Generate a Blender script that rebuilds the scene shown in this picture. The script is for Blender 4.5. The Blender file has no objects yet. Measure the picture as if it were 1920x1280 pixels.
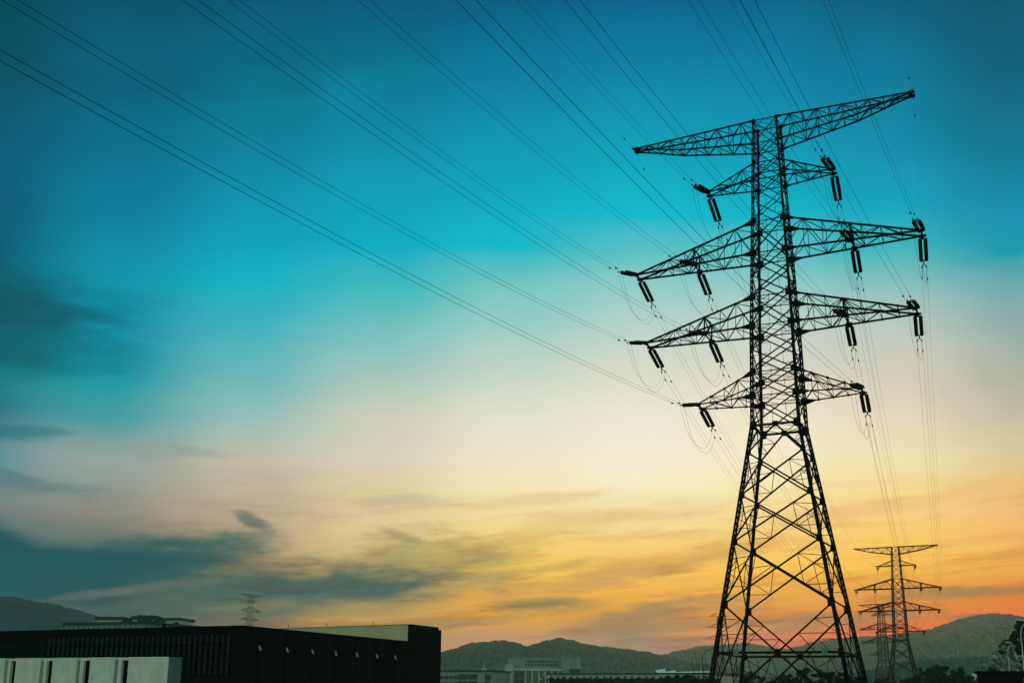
import bpy, math, random
from mathutils import Vector, Matrix, Quaternion, noise as mnoise

random.seed(11)
R = math.radians
scene = bpy.context.scene
COL = scene.collection

# ------------------------------------------------------------------ camera
F, PITCH, ROLL, CX, CY = 2034.27, 0.2142, 0.009, 25.25, 219.7
CAM_H = 2.0                                  # camera height above the ground
_c, _s, _cr, _sr = math.cos(PITCH), math.sin(PITCH), math.cos(ROLL), math.sin(ROLL)
_R = Vector((_cr, -_sr * _s, _sr * _c))
_U = Vector((-_sr, -_cr * _s, _cr * _c))
_Fw = Vector((0, _c, _s))
cam_d = bpy.data.cameras.new('camera')
cam = bpy.data.objects.new('camera', cam_d)
COL.objects.link(cam)
m = Matrix.Identity(4)
for i in range(3):
    m[i][0], m[i][1], m[i][2] = _R[i], _U[i], -_Fw[i]
m[2][3] = CAM_H
cam.matrix_world = m
cam_d.sensor_width = 36
cam_d.lens = F / 1920 * 36
cam_d.shift_x = -CX / 1920
cam_d.shift_y = CY / 1920
cam_d.clip_start = 0.1
cam_d.clip_end = 20000
scene.camera = cam

scene.render.engine = 'CYCLES'
scene.view_settings.view_transform = 'Standard'
scene.view_settings.look = 'None'
scene.view_settings.exposure = 0
scene.view_settings.gamma = 1
scene.view_settings.use_curve_mapping = False
scene.cycles.volume_bounces = 1
scene.cycles.max_bounces = 6
scene.cycles.transparent_max_bounces = 8


def ray(px, py):
    """direction (world) seen at a place of the photograph"""
    X, Y = px - 960 - CX, py - 640 - CY
    a = X * _cr + Y * _sr
    b = -(-X * _sr + Y * _cr)
    return Vector((a / F, _c - b / F * _s, _s + b / F * _c)).normalized()


def at_z(px, py, z):
    d = ray(px, py)
    return Vector((0, 0, CAM_H)) + d * ((z - CAM_H) / d.z)


def at_d(px, py, D):
    """the point at horizontal distance D"""
    d = ray(px, py)
    return Vector((0, 0, CAM_H)) + d * (D / math.hypot(d.x, d.y))


def lin(c):
    out = []
    for v in c:
        v = max(v, 0) / 255.0
        out.append(v / 12.92 if v <= 0.04045 else ((v + 0.055) / 1.055) ** 2.4)
    return tuple(out)


# ------------------------------------------------------------------ sky
SUN_AZ, SUN_EL = R(16), R(3.5)
world = bpy.data.worlds.new('World')
scene.world = world
world.use_nodes = True
nt = world.node_tree
nt.nodes.clear()
N, L = nt.nodes, nt.links


def val(x):
    return x


def mth(op, a, b=None, c=None, clamp=False):
    n = N.new('ShaderNodeMath')
    n.operation = op
    n.use_clamp = clamp
    for i, x in enumerate((a, b, c)):
        if x is None:
            continue
        if isinstance(x, (int, float)):
            n.inputs[i].default_value = x
        else:
            L.new(x, n.inputs[i])
    return n.outputs[0]


def sstep(x, lo, hi):
    n = N.new('ShaderNodeMapRange')
    n.interpolation_type = 'SMOOTHSTEP'
    L.new(x, n.inputs[0])
    n.inputs[1].default_value = lo
    n.inputs[2].default_value = hi
    return n.outputs[0]


def mixc(fac, a, b):
    n = N.new('ShaderNodeMix')
    n.data_type = 'RGBA'
    for idx, x in ((0, fac), (6, a), (7, b)):
        if isinstance(x, (int, float)):
            n.inputs[idx].default_value = x
        elif isinstance(x, tuple):
            n.inputs[idx].default_value = (*x, 1)
        else:
            L.new(x, n.inputs[idx])
    return n.outputs[2]


tc = N.new('ShaderNodeTexCoord')
sep = N.new('ShaderNodeSeparateXYZ')
L.new(tc.outputs['Generated'], sep.inputs[0])
AZ0 = mth('MULTIPLY', mth('ARCTAN2', sep.outputs[0], sep.outputs[1]), 57.29578)
EL0 = mth('MULTIPLY', mth('ARCSINE', sep.outputs[2]), 57.29578)


def noise_tex(az, el, sx, sy, scale, detail=4, rough=0.55, z=0.0):
    cmb = N.new('ShaderNodeCombineXYZ')
    L.new(mth('MULTIPLY', az, sx), cmb.inputs[0])
    L.new(mth('MULTIPLY', el, sy), cmb.inputs[1])
    cmb.inputs[2].default_value = z
    n = N.new('ShaderNodeTexNoise')
    n.inputs['Scale'].default_value = scale
    n.inputs['Detail'].default_value = detail
    n.inputs['Roughness'].default_value = rough
    L.new(cmb.outputs[0], n.inputs['Vector'])
    return n.outputs['Fac']


n1 = noise_tex(AZ0, EL0, .12, .3, 1.0, 3, .5, 1.7)
n2 = noise_tex(AZ0, EL0, .12, .3, 1.0, 3, .5, 8.3)
AZ = mth('ADD', AZ0, mth('MULTIPLY', mth('SUBTRACT', n1, .5), 3.0))
EL = mth('ADD', EL0, mth('MULTIPLY', mth('SUBTRACT', n2, .5), 1.2))

# what the evening sky looks like: colour at (x, y) of the photograph, turned into azimuth / elevation below
SX = [0, 320, 640, 960, 1280, 1600, 1920]
SKY = {
    0: [(0, 72, 91), (0, 85, 109), (0, 87, 123), (0, 94, 130), (0, 106, 145), (0, 97, 129), (0, 83, 106)],
    140: [(0, 79, 97), (0, 104, 132), (0, 119, 142), (0, 126, 159), (0, 138, 171), (0, 125, 159), (0, 96, 121)],
    280: [(0, 90, 119), (0, 118, 148), (0, 143, 165), (0, 154, 182), (0, 164, 189), (0, 148, 177), (0, 120, 148)],
    400: [(0, 87, 115), (0, 145, 173), (0, 164, 184), (0, 174, 198), (0, 191, 209), (0, 172, 194), (0, 145, 174)],
    470: [(0, 79, 105), (0, 165, 188), (0, 170, 196), (0, 186, 199), (110, 198, 199), (64, 189, 195), (1, 158, 175)],
    540: [(0, 79, 97), (0, 176, 200), (14, 186, 191), (121, 201, 197), (163, 212, 204), (149, 201, 195), (110, 171, 175)],
    620: [(0, 105, 125), (0, 171, 196), (96, 191, 192), (165, 211, 201), (198, 218, 207), (200, 212, 200), (147, 175, 169)],
    700: [(0, 111, 125), (0, 176, 188), (152, 198, 188), (201, 218, 203), (229, 225, 205), (227, 216, 197), (180, 180, 164)],
    780: [(0, 100, 120), (88, 189, 188), (208, 206, 187), (233, 231, 210), (245, 240, 218), (243, 229, 197), (203, 193, 163)],
    850: [(0, 139, 151), (198, 186, 169), (213, 207, 184), (249, 238, 206), (254, 245, 220), (254, 237, 188), (226, 207, 159)],
    910: [(109, 140, 141), (177, 170, 155), (224, 200, 153), (254, 239, 189), (257, 247, 208), (261, 235, 161), (242, 196, 118)],
    960: [(105, 121, 123), (171, 153, 134), (227, 199, 157), (254, 227, 159), (256, 229, 167), (264, 225, 137), (247, 186, 118)],
    1010: [(45, 108, 112), (135, 127, 108), (231, 199, 146), (257, 223, 122), (261, 219, 136), (265, 218, 106), (254, 185, 100)],
    1060: [(0, 64, 87), (75, 106, 89), (200, 171, 109), (257, 208, 77), (261, 202, 89), (267, 206, 66), (250, 172, 66)],
    1110: [(0, 0, 61), (69, 95, 75), (114, 121, 104), (245, 178, 62), (259, 188, 55), (242, 160, 45), (233, 120, 0)],
    1160: [(0, 0, 0), (0, 62, 94), (181, 149, 63), (257, 176, 0), (211, 142, 48), (241, 110, 0), (261, 106, 0)],
    1200: [(0, 68, 75), (72, 85, 74), (186, 133, 100), (208, 152, 103), (153, 131, 119), (268, 95, 0), (251, 97, 0)],
    1290: [(38, 84, 85), (112, 82, 89), (170, 136, 107), (186, 137, 113), (196, 130, 99), (171, 116, 79), (172, 80, 0)],
}


def azel(px, py):
    d = ray(px, py)
    return math.degrees(math.atan2(d.x, d.y)), math.degrees(math.asin(d.z))


rows = []
for y, cs in SKY.items():
    pts = sorted((azel(x, y) + (lin(c),) for x, c in zip(SX, cs)))
    rows.append((y, pts))


def row_at(pts, az):
    if az <= pts[0][0]:
        return pts[0][1], pts[0][2]
    for a, b in zip(pts, pts[1:]):
        if az <= b[0]:
            t = (az - a[0]) / (b[0] - a[0])
            return a[1] + (b[1] - a[1]) * t, tuple(p + (q - p) * t for p, q in zip(a[2], b[2]))
    return pts[-1][1], pts[-1][2]


EL_LO, EL_HI = -2.0, 36.0
elf = mth('DIVIDE', mth('SUBTRACT', EL, EL_LO), EL_HI - EL_LO, clamp=True)
cols_az = [-29, -22, -15, -8, -1, 6, 13, 19, 26]
prev = None
for k, az in enumerate(cols_az):
    cr = N.new('ShaderNodeValToRGB')
    cr.color_ramp.interpolation = 'EASE' if False else 'LINEAR'
    st = sorted((row_at(pts, az) for y, pts in rows), key=lambda q: q[0])
    el = cr.color_ramp.elements
    while len(el) > 1:
        el.remove(el[0])
    el[0].position = (st[0][0] - EL_LO) / (EL_HI - EL_LO)
    el[0].color = (*st[0][1], 1)
    for e, c in st[1:]:
        q = el.new((e - EL_LO) / (EL_HI - EL_LO))
        q.color = (*c, 1)
    L.new(elf, cr.inputs[0])
    if prev is None:
        prev = cr.outputs[0]
    else:
        prev = mixc(sstep(AZ, cols_az[k - 1], az), prev, cr.outputs[0])
sky = prev


WARP = [(noise_tex(AZ0, EL0, .22, .7, 1.0, 6, .6, q), noise_tex(AZ0, EL0, .22, .7, 1.0, 6, .6, q + 5.5)) for q in (3.3, 17.7)]
FINE = noise_tex(AZ0, mth('SUBTRACT', EL0, mth('MULTIPLY', AZ0, .10)), .45, 2.6, 1.0, 9, .68, 51.0)


def cloud(col, px, py, rx, ry, rot, color, strength, seed, soft=1.1, rag=1.15, fine=.9):
    """one soft cloud: an ellipse in azimuth and elevation, torn by noise"""
    a0, e0 = azel(px, py)
    a1, e1 = azel(px + 10, py)
    k = math.hypot(a1 - a0, e1 - e0) / 10
    wx, wy = WARP[int(seed) % 2]
    da = mth('SUBTRACT', AZ0, a0)
    de = mth('SUBTRACT', EL0, e0)
    ca, sa = math.cos(R(rot)), math.sin(R(rot))
    u = mth('ADD', mth('MULTIPLY', da, ca), mth('MULTIPLY', de, sa))
    v = mth('SUBTRACT', mth('MULTIPLY', de, ca), mth('MULTIPLY', da, sa))
    u = mth('ADD', mth('DIVIDE', u, rx * k), mth('MULTIPLY', mth('SUBTRACT', wx, .5), 2.2 * rag))
    v = mth('ADD', mth('DIVIDE', v, ry * k), mth('MULTIPLY', mth('SUBTRACT', wy, .5), 2.6 * rag))
    r = mth('SQRT', mth('ADD', mth('MULTIPLY', u, u), mth('MULTIPLY', v, v)))
    r = mth('ADD', r, mth('MULTIPLY', mth('SUBTRACT', FINE, .5), fine))
    msk = sstep(r, 1.4, 1.4 - soft)
    return mixc(mth('MULTIPLY', msk, strength), col, lin(color))


CL = [  # x, y, rx, ry, rot, colour, strength, seed, softness
    (0, 575, 270, 80, 3, (0, 82, 96), .95, 1.1, 1.3, .7, .25),
    (0, 660, 250, 55, 6, (0, 96, 108), .85, 2.3, 1.3, .6, .25),
    (40, 815, 120, 16, 4, (0, 112, 118), .6, 3.9),
    (50, 905, 110, 24, -4, (74, 116, 118), .6, 4.2),
    (170, 160, 520, 40, 12, (0, 84, 108), .35, 4.7),
    (650, 205, 50, 60, 60, (0, 138, 168), .35, 5.3),
    (300, 845, 200, 12, 1, (150, 158, 150), .5, 6.6),
    (-60, 1092, 330, 100, -10, (0, 74, 80), 1.0, 7.7, .95, .4, .6),
    (-30, 1030, 170, 60, -20, (0, 78, 84), 1.0, 6.1, 1.1, .4, .6),
    (320, 1036, 190, 38, 9, (36, 90, 88), .95, 8.1, 1.2, .9, .8),
    (130, 1068, 260, 50, 4, (0, 78, 84), 1.0, 8.9, 1.0, .5, .7),
    (482, 982, 44, 13, -22, (88, 106, 102), .8, 9.4),
    (620, 1094, 340, 44, 6, (56, 92, 84), 1.0, 10.2, 1.25, 1.0, .9),
    (420, 1122, 340, 30, 8, (78, 98, 88), .7, 10.9),
    (820, 1035, 160, 46, 4, (170, 158, 98), .7, 11.5),
    (760, 1008, 50, 9, -14, (140, 140, 100), .6, 12.1),
    (730, 940, 110, 12, 3, (184, 176, 146), .5, 12.8),
    (1010, 935, 180, 12, 8, (235, 200, 142), .55, 13.3),
    (1180, 965, 170, 12, 2, (236, 192, 124), .5, 14.4),
    (1060, 985, 200, 16, 10, (238, 200, 118), .5, 15.1),
    (1250, 1050, 190, 24, 12, (226, 168, 80), .6, 16.6),
    (1030, 1132, 120, 15, 4, (150, 132, 78), .85, 17.2),
    (1210, 1160, 170, 26, 9, (170, 126, 84), .85, 18.8),
    (870, 1165, 200, 9, 6, (170, 145, 92), .6, 19.4),
    (480, 1135, 90, 10, 5, (128, 122, 86), .75, 20.1),
    (220, 1108, 130, 9, 8, (100, 108, 98), .7, 21.3),
    (690, 1160, 190, 10, 6, (216, 165, 80), .8, 21.9),
    (1510, 1165, 210, 18, 2, (176, 124, 82), .75, 22.5),
    (1340, 1185, 120, 8, 5, (240, 160, 70), .7, 22.9),
    (1790, 1112, 230, 14, 3, (168, 118, 66), .8, 23.7),
    (1820, 1155, 60, 9, 4, (150, 105, 80), .7, 24.6),
    (1800, 920, 260, 14, 8, (244, 196, 124), .5, 25.1),
    (1650, 960, 200, 12, 6, (246, 200, 120), .5, 26.3),
    (1120, 1085, 260, 16, 10, (214, 164, 84), .7, 28.3),
    (900, 1090, 180, 12, 12, (190, 160, 90), .7, 29.4),
    (1860, 1010, 130, 12, 4, (236, 172, 96), .5, 27.7),
]
for x, y, rx, ry, rot, c, st_, seed, *sf in CL:
    sky = cloud(sky, x, y, rx, ry, rot, c, st_, seed, soft=sf[0] if sf else 1.1, rag=sf[1] if len(sf) > 1 else 1.15, fine=sf[2] if len(sf) > 2 else 1.0)

# thin wisps over the lower sky
def scaled(col, k):
    n = N.new('ShaderNodeMix')
    n.data_type = 'RGBA'
    n.blend_type = 'MULTIPLY'
    n.inputs[0].default_value = 1
    L.new(col, n.inputs[6])
    n.inputs[7].default_value = (*k, 1)
    return n.outputs[2]


EL_T = mth('SUBTRACT', EL, mth('MULTIPLY', AZ, .07))
low = mth('MULTIPLY', sstep(EL0, 13, 4), sstep(AZ0, -27, -14))
w = noise_tex(AZ, EL_T, .10, .85, 1.6, 9, .62, 31.0)
wf = mth('MULTIPLY', mth('MULTIPLY', sstep(w, .48, .64), low), .75)
sky = mixc(wf, sky, scaled(sky, (.74, .56, .52)))
w2 = noise_tex(AZ, EL_T, .08, .6, 1.5, 9, .62, 41.0)
sky = mixc(mth('MULTIPLY', mth('MULTIPLY', sstep(w2, .5, .66), low), .75), sky, scaled(sky, (1.10, 1.16, 1.12)))

# the half of the sky behind the camera: a clear dusk sky
nish = N.new('ShaderNodeTexSky')
nish.sky_type = 'NISHITA'
nish.sun_disc = False
nish.sun_elevation = SUN_EL
nish.sun_rotation = SUN_AZ
nish.air_density = 1.0
nish.dust_density = 1.0
back = N.new('ShaderNodeMix')
back.data_type = 'RGBA'
back.blend_type = 'MULTIPLY'
back.inputs[0].default_value = 1
L.new(nish.outputs[0], back.inputs[6])
back.inputs[7].default_value = (.36, .52, .46, 1)
side = sstep(mth('ABSOLUTE', AZ0), 38, 85)
final = mixc(side, sky, back.outputs[2])
bg = N.new('ShaderNodeBackground')
L.new(final, bg.inputs[0])
bg.inputs[1].default_value = 1.0
wo = N.new('ShaderNodeOutputWorld')
L.new(bg.outputs[0], wo.inputs[0])
world.cycles.sampling_method = 'MANUAL'
world.cycles.sample_map_resolution = 512

sun_d = bpy.data.lights.new('sun', 'SUN')
sun_d.energy = 0.35
sun_d.angle = R(.6)
sun_d.color = (1, .62, .32)
sun = bpy.data.objects.new('sun', sun_d)
COL.objects.link(sun)
sdir = Vector((math.sin(SUN_AZ) * math.cos(SUN_EL), math.cos(SUN_AZ) * math.cos(SUN_EL), math.sin(SUN_EL)))
sun.rotation_euler = sdir.to_track_quat('Z', 'Y').to_euler()


# ------------------------------------------------------------------ materials
def material(name, color, rough=.7, metal=0, var=.0, scale=2.0, spec=.5, color2=None, stretch=(1, 1, 1), bump=0):
    mt = bpy.data.materials.new(name)
    mt.use_nodes = True
    t = mt.node_tree
    b = t.nodes['Principled BSDF']
    b.inputs['Roughness'].default_value = rough
    b.inputs['Metallic'].default_value = metal
    b.inputs['Specular IOR Level'].default_value = spec
    c2 = color2 or tuple(min(1, c * (1 + var)) for c in color)
    co = t.nodes.new('ShaderNodeTexCoord')
    mp = t.nodes.new('ShaderNodeMapping')
    mp.inputs['Scale'].default_value = stretch
    nz = t.nodes.new('ShaderNodeTexNoise')
    nz.inputs['Scale'].default_value = scale
    nz.inputs['Detail'].default_value = 6
    rp = t.nodes.new('ShaderNodeValToRGB')
    rp.color_ramp.elements[0].position = .35
    rp.color_ramp.elements[1].position = .68
    rp.color_ramp.elements[0].color = (*[c * (1 - var * .5) for c in color], 1)
    rp.color_ramp.elements[1].color = (*c2, 1)
    t.links.new(co.outputs['Object'], mp.inputs[0])
    t.links.new(mp.outputs[0], nz.inputs['Vector'])
    t.links.new(nz.outputs['Fac'], rp.inputs[0])
    t.links.new(rp.outputs[0], b.inputs['Base Color'])
    if bump:
        bp = t.nodes.new('ShaderNodeBump')
        bp.inputs['Distance'].default_value = bump
        t.links.new(nz.outputs['Fac'], bp.inputs['Height'])
        t.links.new(bp.outputs[0], b.inputs['Normal'])
    return mt


M = {
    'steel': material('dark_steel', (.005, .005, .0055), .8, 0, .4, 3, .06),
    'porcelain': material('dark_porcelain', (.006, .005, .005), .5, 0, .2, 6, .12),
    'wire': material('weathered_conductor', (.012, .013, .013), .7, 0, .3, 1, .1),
    'sign': material('pale_sign_plate', (.09, .15, .13), .6, 0, .3, 5),
    'black_clad': material('black_cladding', (.0035, .004, .004), .85, 0, .5, .6, .04, stretch=(.3, .3, 6)),
    'black_trim': material('black_trim', (.002, .0025, .0025), .9, 0, .3, 1, .02),
    'black_glass': material('dark_glass', (.005, .009, .009), .5, 0, .9, 1.5, .12),
    'concrete': material('pale_concrete', (.58, .52, .45), .85, 0, .16, 1.3, .2, bump=.01, stretch=(1, 1, .5)),
    'concrete_shaded': material('shaded_concrete', (.13, .20, .17), .85, 0, .2, 2.0, .2, bump=.01),  # darker copy of the panel concrete, side-face shade put into the colour
    'pale_metal': material('pale_metal_sheet', (.40, .31, .20), .45, .4, .12, .25, .5, stretch=(1, 1, .3)),
    'lamp_white': material('white_lamp_plate', (.34, .35, .32), .5, 0, .05, 4),
    'teal_glass': material('teal_facade_glass', (.03, .09, .09), .2, 0, .3, .4, .5),
    'mullion': material('grey_mullion', (.13, .20, .18), .6, 0, .2, 1),
    'roof_dark': material('dark_roof', (.012, .035, .033), .8, 0, .2, 1, .2),
    'office': material('grey_green_render', (.19, .21, .17), .8, 0, .2, .3, .2),
    'office_pale': material('pale_render', (.34, .33, .27), .8, 0, .15, .5, .2),
    'office_glass': material('office_glass', (.012, .028, .026), .35, 0, .5, .3, .3),
    'white_roof': material('white_sheet_roof', (.90, .80, .66), .6, 0, .05, .2),
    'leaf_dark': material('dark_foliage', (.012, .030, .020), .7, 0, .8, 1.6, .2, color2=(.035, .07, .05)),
    'leaf_highlit': material('highlit_foliage', (.10, .13, .11), .6, 0, .8, 1.2, .3, color2=(.62, .64, .56)),  # bright highlights on the leaves painted in as a pale colour
    'leaf_hill': material('hill_woodland', (.085, .095, .06), .9, 0, .4, .08, .1, color2=(.125, .125, .08)),
    'leaf_warm': material('sunset_tinted_woodland', (.16, .125, .06), .9, 0, .3, .04, .1, color2=(.23, .175, .09)),  # sunset light on the right hill painted into the woodland colour
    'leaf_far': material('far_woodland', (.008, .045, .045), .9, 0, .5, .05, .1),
    'leaf_ridge': material('near_ridge_woodland', (.035, .065, .05), .9, 0, .6, .15, .1),
    'bark': material('bark', (.02, .018, .015), .9, 0, .4, 5, .1),
    'ground': material('ground_grass', (.03, .045, .025), .95, 0, .6, .05, .1),
    'lamp_metal': material('galvanised_lamp', (.42, .40, .35), .45, .3, .15, 3),
    'lamp_lens': material('lamp_head_shell', (.06, .055, .05), .5, 0, .1, 3),
    'globe': material('white_globe', (.8, .82, .78), .3, 0, .02, 3),
    'skin': material('skin', (.25, .15, .1), .6, 0, .1, 8),
    'cloth': material('dark_clothes', (.008, .01, .016), .9, 0, .3, 8, .1),
    'hair': material('dark_hair', (.01, .008, .008), .7, 0, .2, 10, .1),
    'pale_town': material('pale_town_wall', (.45, .47, .42), .8, 0, .25, .4, .2),
}


# ------------------------------------------------------------------ mesh tools
class MB:
    def __init__(s):
        s.v, s.f = [], []

    def quadbox(s, pts):
        b = len(s.v)
        s.v += [tuple(p) for p in pts]
        s.f += [(b, b + 3, b + 2, b + 1), (b + 4, b + 5, b + 6, b + 7), (b, b + 1, b + 5, b + 4),
                (b + 1, b + 2, b + 6, b + 5), (b + 2, b + 3, b + 7, b + 6), (b + 3, b, b + 4, b + 7)]

    def bar(s, a, b, w, h=None, up=None):
        a, b = Vector(a), Vector(b)
        d = b - a
        if d.length < 1e-6:
            return s
        d.normalize()
        h = h or w
        u = up or (Vector((0, 0, 1)) if abs(d.z) < .95 else Vector((1, 0, 0)))
        x = d.cross(u).normalized()
        y = d.cross(x).normalized()
        x, y = x * w / 2, y * h / 2
        s.quadbox([a - x - y, a + x - y, a + x + y, a - x + y, b - x - y, b + x - y, b + x + y, b - x + y])
        return s

    def box(s, o, ux, uy, uz):
        """corner o and the three edge vectors"""
        o, ux, uy, uz = map(Vector, (o, ux, uy, uz))
        s.quadbox([o, o + ux, o + ux + uy, o + uy, o + uz, o + ux + uz, o + ux + uy + uz, o + uy + uz])
        return s

    def tube(s, pts, r, n=6, cap=True):
        pts = [Vector(p) for p in pts]
        rr = r if isinstance(r, (list, tuple)) else [r] * len(pts)
        base = len(s.v)
        x = None
        for i, p in enumerate(pts):
            d = (pts[min(i + 1, len(pts) - 1)] - pts[max(i - 1, 0)]).normalized()
            if x is None:
                u = Vector((0, 0, 1)) if abs(d.z) < .9 else Vector((1, 0, 0))
                x = d.cross(u).normalized()
            else:
                x = (x - d * x.dot(d)).normalized()
            y = d.cross(x)
            for k in range(n):
                t = 2 * math.pi * k / n
                s.v.append(tuple(p + (x * math.cos(t) + y * math.sin(t)) * rr[i]))
        for i in range(len(pts) - 1):
            for k in range(n):
                a, b = base + i * n + k, base + i * n + (k + 1) % n
                s.f.append((a, b, b + n, a + n))
        if cap:
            s.f.append(tuple(base + k for k in range(n))[::-1])
            s.f.append(tuple(base + (len(pts) - 1) * n + k for k in range(n)))
        return s

    def plate(s, c, nrm, up, w, h, t=.03, cut=.3):
        """an octagonal gusset plate"""
        c, n = Vector(c), Vector(nrm).normalized()
        x = Vector(up).cross(n).normalized()
        y = n.cross(x)
        pr = [(-1 + cut, -1), (1 - cut, -1), (1, -1 + cut), (1, 1 - cut), (1 - cut, 1), (-1 + cut, 1), (-1, 1 - cut), (-1, -1 + cut)]
        b = len(s.v)
        for sg in (-1, 1):
            for p, q in pr:
                s.v.append(tuple(c + x * p * w / 2 + y * q * h / 2 + n * sg * t / 2))
        s.f.append(tuple(range(b + 7, b - 1, -1)))
        s.f.append(tuple(range(b + 8, b + 16)))
        for k in range(8):
            s.f.append((b + k, b + (k + 1) % 8, b + 8 + (k + 1) % 8, b + 8 + k))
        return s

    def build(s, name, mat, parent=None, smooth=False):
        me = bpy.data.meshes.new(name)
        me.from_pydata(s.v, [], s.f)
        me.update()
        if smooth:
            for p in me.polygons:
                p.use_smooth = True
        me.materials.append(mat)
        o = bpy.data.objects.new(name, me)
        COL.objects.link(o)
        o.parent = parent
        return o


def thing(name, label, cat, loc=(0, 0, 0), rz=0, group=None):
    o = bpy.data.objects.new(name, None)
    COL.objects.link(o)
    o.location = loc
    o.rotation_euler = (0, 0, rz)
    o.empty_display_size = .5
    return tag(o, label, cat, group)


def tag(o, label, cat, group=None):
    o['label'] = label
    o['category'] = cat
    if group:
        o['group'] = group
    return o


def struct(o):
    o['kind'] = 'structure'
    return o


def copy_tree(o, parent=None):
    c = o.copy()
    COL.objects.link(c)
    c.parent = parent
    for ch in list(o.children):
        copy_tree(ch, c)
    return c


# ------------------------------------------------------------------ ground and hills
g = MB()
gn = 24
for i in range(gn + 1):
    for j in range(gn + 1):
        g.v.append((-2590 + 5180 * i / gn, -490 + 3580 * j / gn, 0))
for i in range(gn):
    for j in range(gn):
        a = i * (gn + 1) + j
        g.f.append((a, a + gn + 1, a + gn + 2, a + 1))
struct(g.build('ground', M['ground']))


def interp(pts, x):
    if x <= pts[0][0]:
        return pts[0][1]
    for a, b in zip(pts, pts[1:]):
        if x <= b[0]:
            t = (x - a[0]) / (b[0] - a[0])
            t = t * t * (3 - 2 * t) * .5 + t * .5
            return a[1] + (b[1] - a[1]) * t
    return pts[-1][1]


def hill(pts, D, front, bump, cell, nu=260, nv=46, seed=0, mat='leaf_hill', crowns=0, crad=3.5, ridge_only=.5):
    """a wooded ridge standing at distance D whose skyline follows the profile"""
    mb = MB()
    x0, x1 = pts[0][0], pts[-1][0]
    H = []
    for i in range(nu + 1):
        px = x0 + (x1 - x0) * i / nu
        top = at_d(px, interp(pts, px), D)
        d = Vector((top.x, top.y, 0)).normalized()
        H.append((d, top.z))
        for j in range(nv + 1):
            t = j / nv
            dist = D - front + front * 1.6 * t
            q = min(t / .625, 1)
            fall = q * q * (3 - 2 * q) if t <= .625 else 1 - ((t - .625) / .375) ** 2 * .7
            p = d * dist
            big = mnoise.noise(Vector((p.x / 160, p.y / 160, seed))) * .5 * (1 - q) * top.z
            sm = mnoise.turbulence(Vector((p.x / cell, p.y / cell, seed + 3)), 3, False) * bump
            z = top.z * fall + big * q + (sm - bump * .6) * min(1, q * 2)
            mb.v.append((p.x, p.y, max(z, -2) if 0 < j < nv else -3))
    for i in range(nu):
        for j in range(nv):
            a = i * (nv + 1) + j
            mb.f.append((a, a + nv + 1, a + nv + 2, a + 1))
    o = struct(mb.build('hill', M[mat], smooth=True))
    if crowns:
        wb = MB()
        ico = [(0, 0, 1), (.89, 0, .45), (.28, .85, .45), (-.72, .53, .45), (-.72, -.53, .45), (.28, -.85, .45),
               (.72, .53, -.3), (-.28, .85, -.3), (-.89, 0, -.3), (-.28, -.85, -.3), (.72, -.53, -.3)]
        icf = [(0, 1, 2), (0, 2, 3), (0, 3, 4), (0, 4, 5), (0, 5, 1), (1, 6, 2), (2, 7, 3), (3, 8, 4), (4, 9, 5), (5, 10, 1),
               (2, 6, 7), (3, 7, 8), (4, 8, 9), (5, 9, 10), (1, 10, 6)]
        rnd = random.Random(seed + 5)
        for k in range(crowns):
            i = rnd.randrange(nu)
            q = 1 - (rnd.random() ** 2) * ridge_only
            d, hz = H[i]
            d2 = H[i + 1][0]
            dd = d.lerp(d2, rnd.random())
            dist = D - front + front * q
            p = dd * dist
            z = hz * q * q * (3 - 2 * q) - crad * .3
            r0 = crad * (.5 + rnd.random() ** 2 * 1.0)
            if k % 26 == 0:                        # taller single trees along the crest
                p = dd * (D - 2)
                z = hz + crad * (-.1 + .5 * rnd.random())
                r0 = crad * (.7 + .5 * rnd.random())
            b = len(wb.v)
            for x, y, zz in ico:
                jj = .75 + .5 * rnd.random()
                wb.v.append((p.x + x * r0 * jj, p.y + y * r0 * jj, z + zz * r0 * jj * 1.1))
            wb.f += [tuple(b + q_ for q_ in f) for f in icf]
        wo_ = wb.build('woodland', M[mat])
        wo_['kind'] = 'stuff'
    return o


hill([(-120, 1112), (0, 1114), (28, 1116), (50, 1124), (90, 1130), (140, 1141), (200, 1157), (260, 1174), (330, 1190), (460, 1215)],
     1950, 600, 4, 24, nu=200, seed=1, mat='leaf_far')
hill([(700, 1258), (780, 1240), (822, 1226), (850, 1219), (884, 1208), (905, 1206), (942, 1203), (965, 1207), (985, 1214), (1005, 1210),
      (1022, 1203), (1048, 1199), (1070, 1202), (1090, 1209), (1130, 1215), (1170, 1219), (1210, 1224), (1245, 1232), (1300, 1245), (1420, 1262)],
     1500, 500, 2, 10, nu=320, seed=2, crowns=8000, crad=2.0, ridge_only=.95)
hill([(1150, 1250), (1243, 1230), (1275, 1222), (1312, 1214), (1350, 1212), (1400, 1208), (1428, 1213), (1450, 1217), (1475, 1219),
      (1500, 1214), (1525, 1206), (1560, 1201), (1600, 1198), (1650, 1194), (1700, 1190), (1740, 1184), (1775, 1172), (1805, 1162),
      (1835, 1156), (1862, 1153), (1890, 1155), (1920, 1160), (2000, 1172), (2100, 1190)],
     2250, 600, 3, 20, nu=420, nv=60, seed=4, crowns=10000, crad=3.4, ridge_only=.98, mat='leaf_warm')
hill([(1560, 1272), (1640, 1258), (1700, 1243), (1740, 1239), (1800, 1237), (1850, 1235), (1890, 1242), (1960, 1236), (2100, 1230)],
     1150, 200, 2, 10, nu=220, seed=6, crowns=3000, crad=2.4, ridge_only=.9, mat='leaf_ridge')

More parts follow.
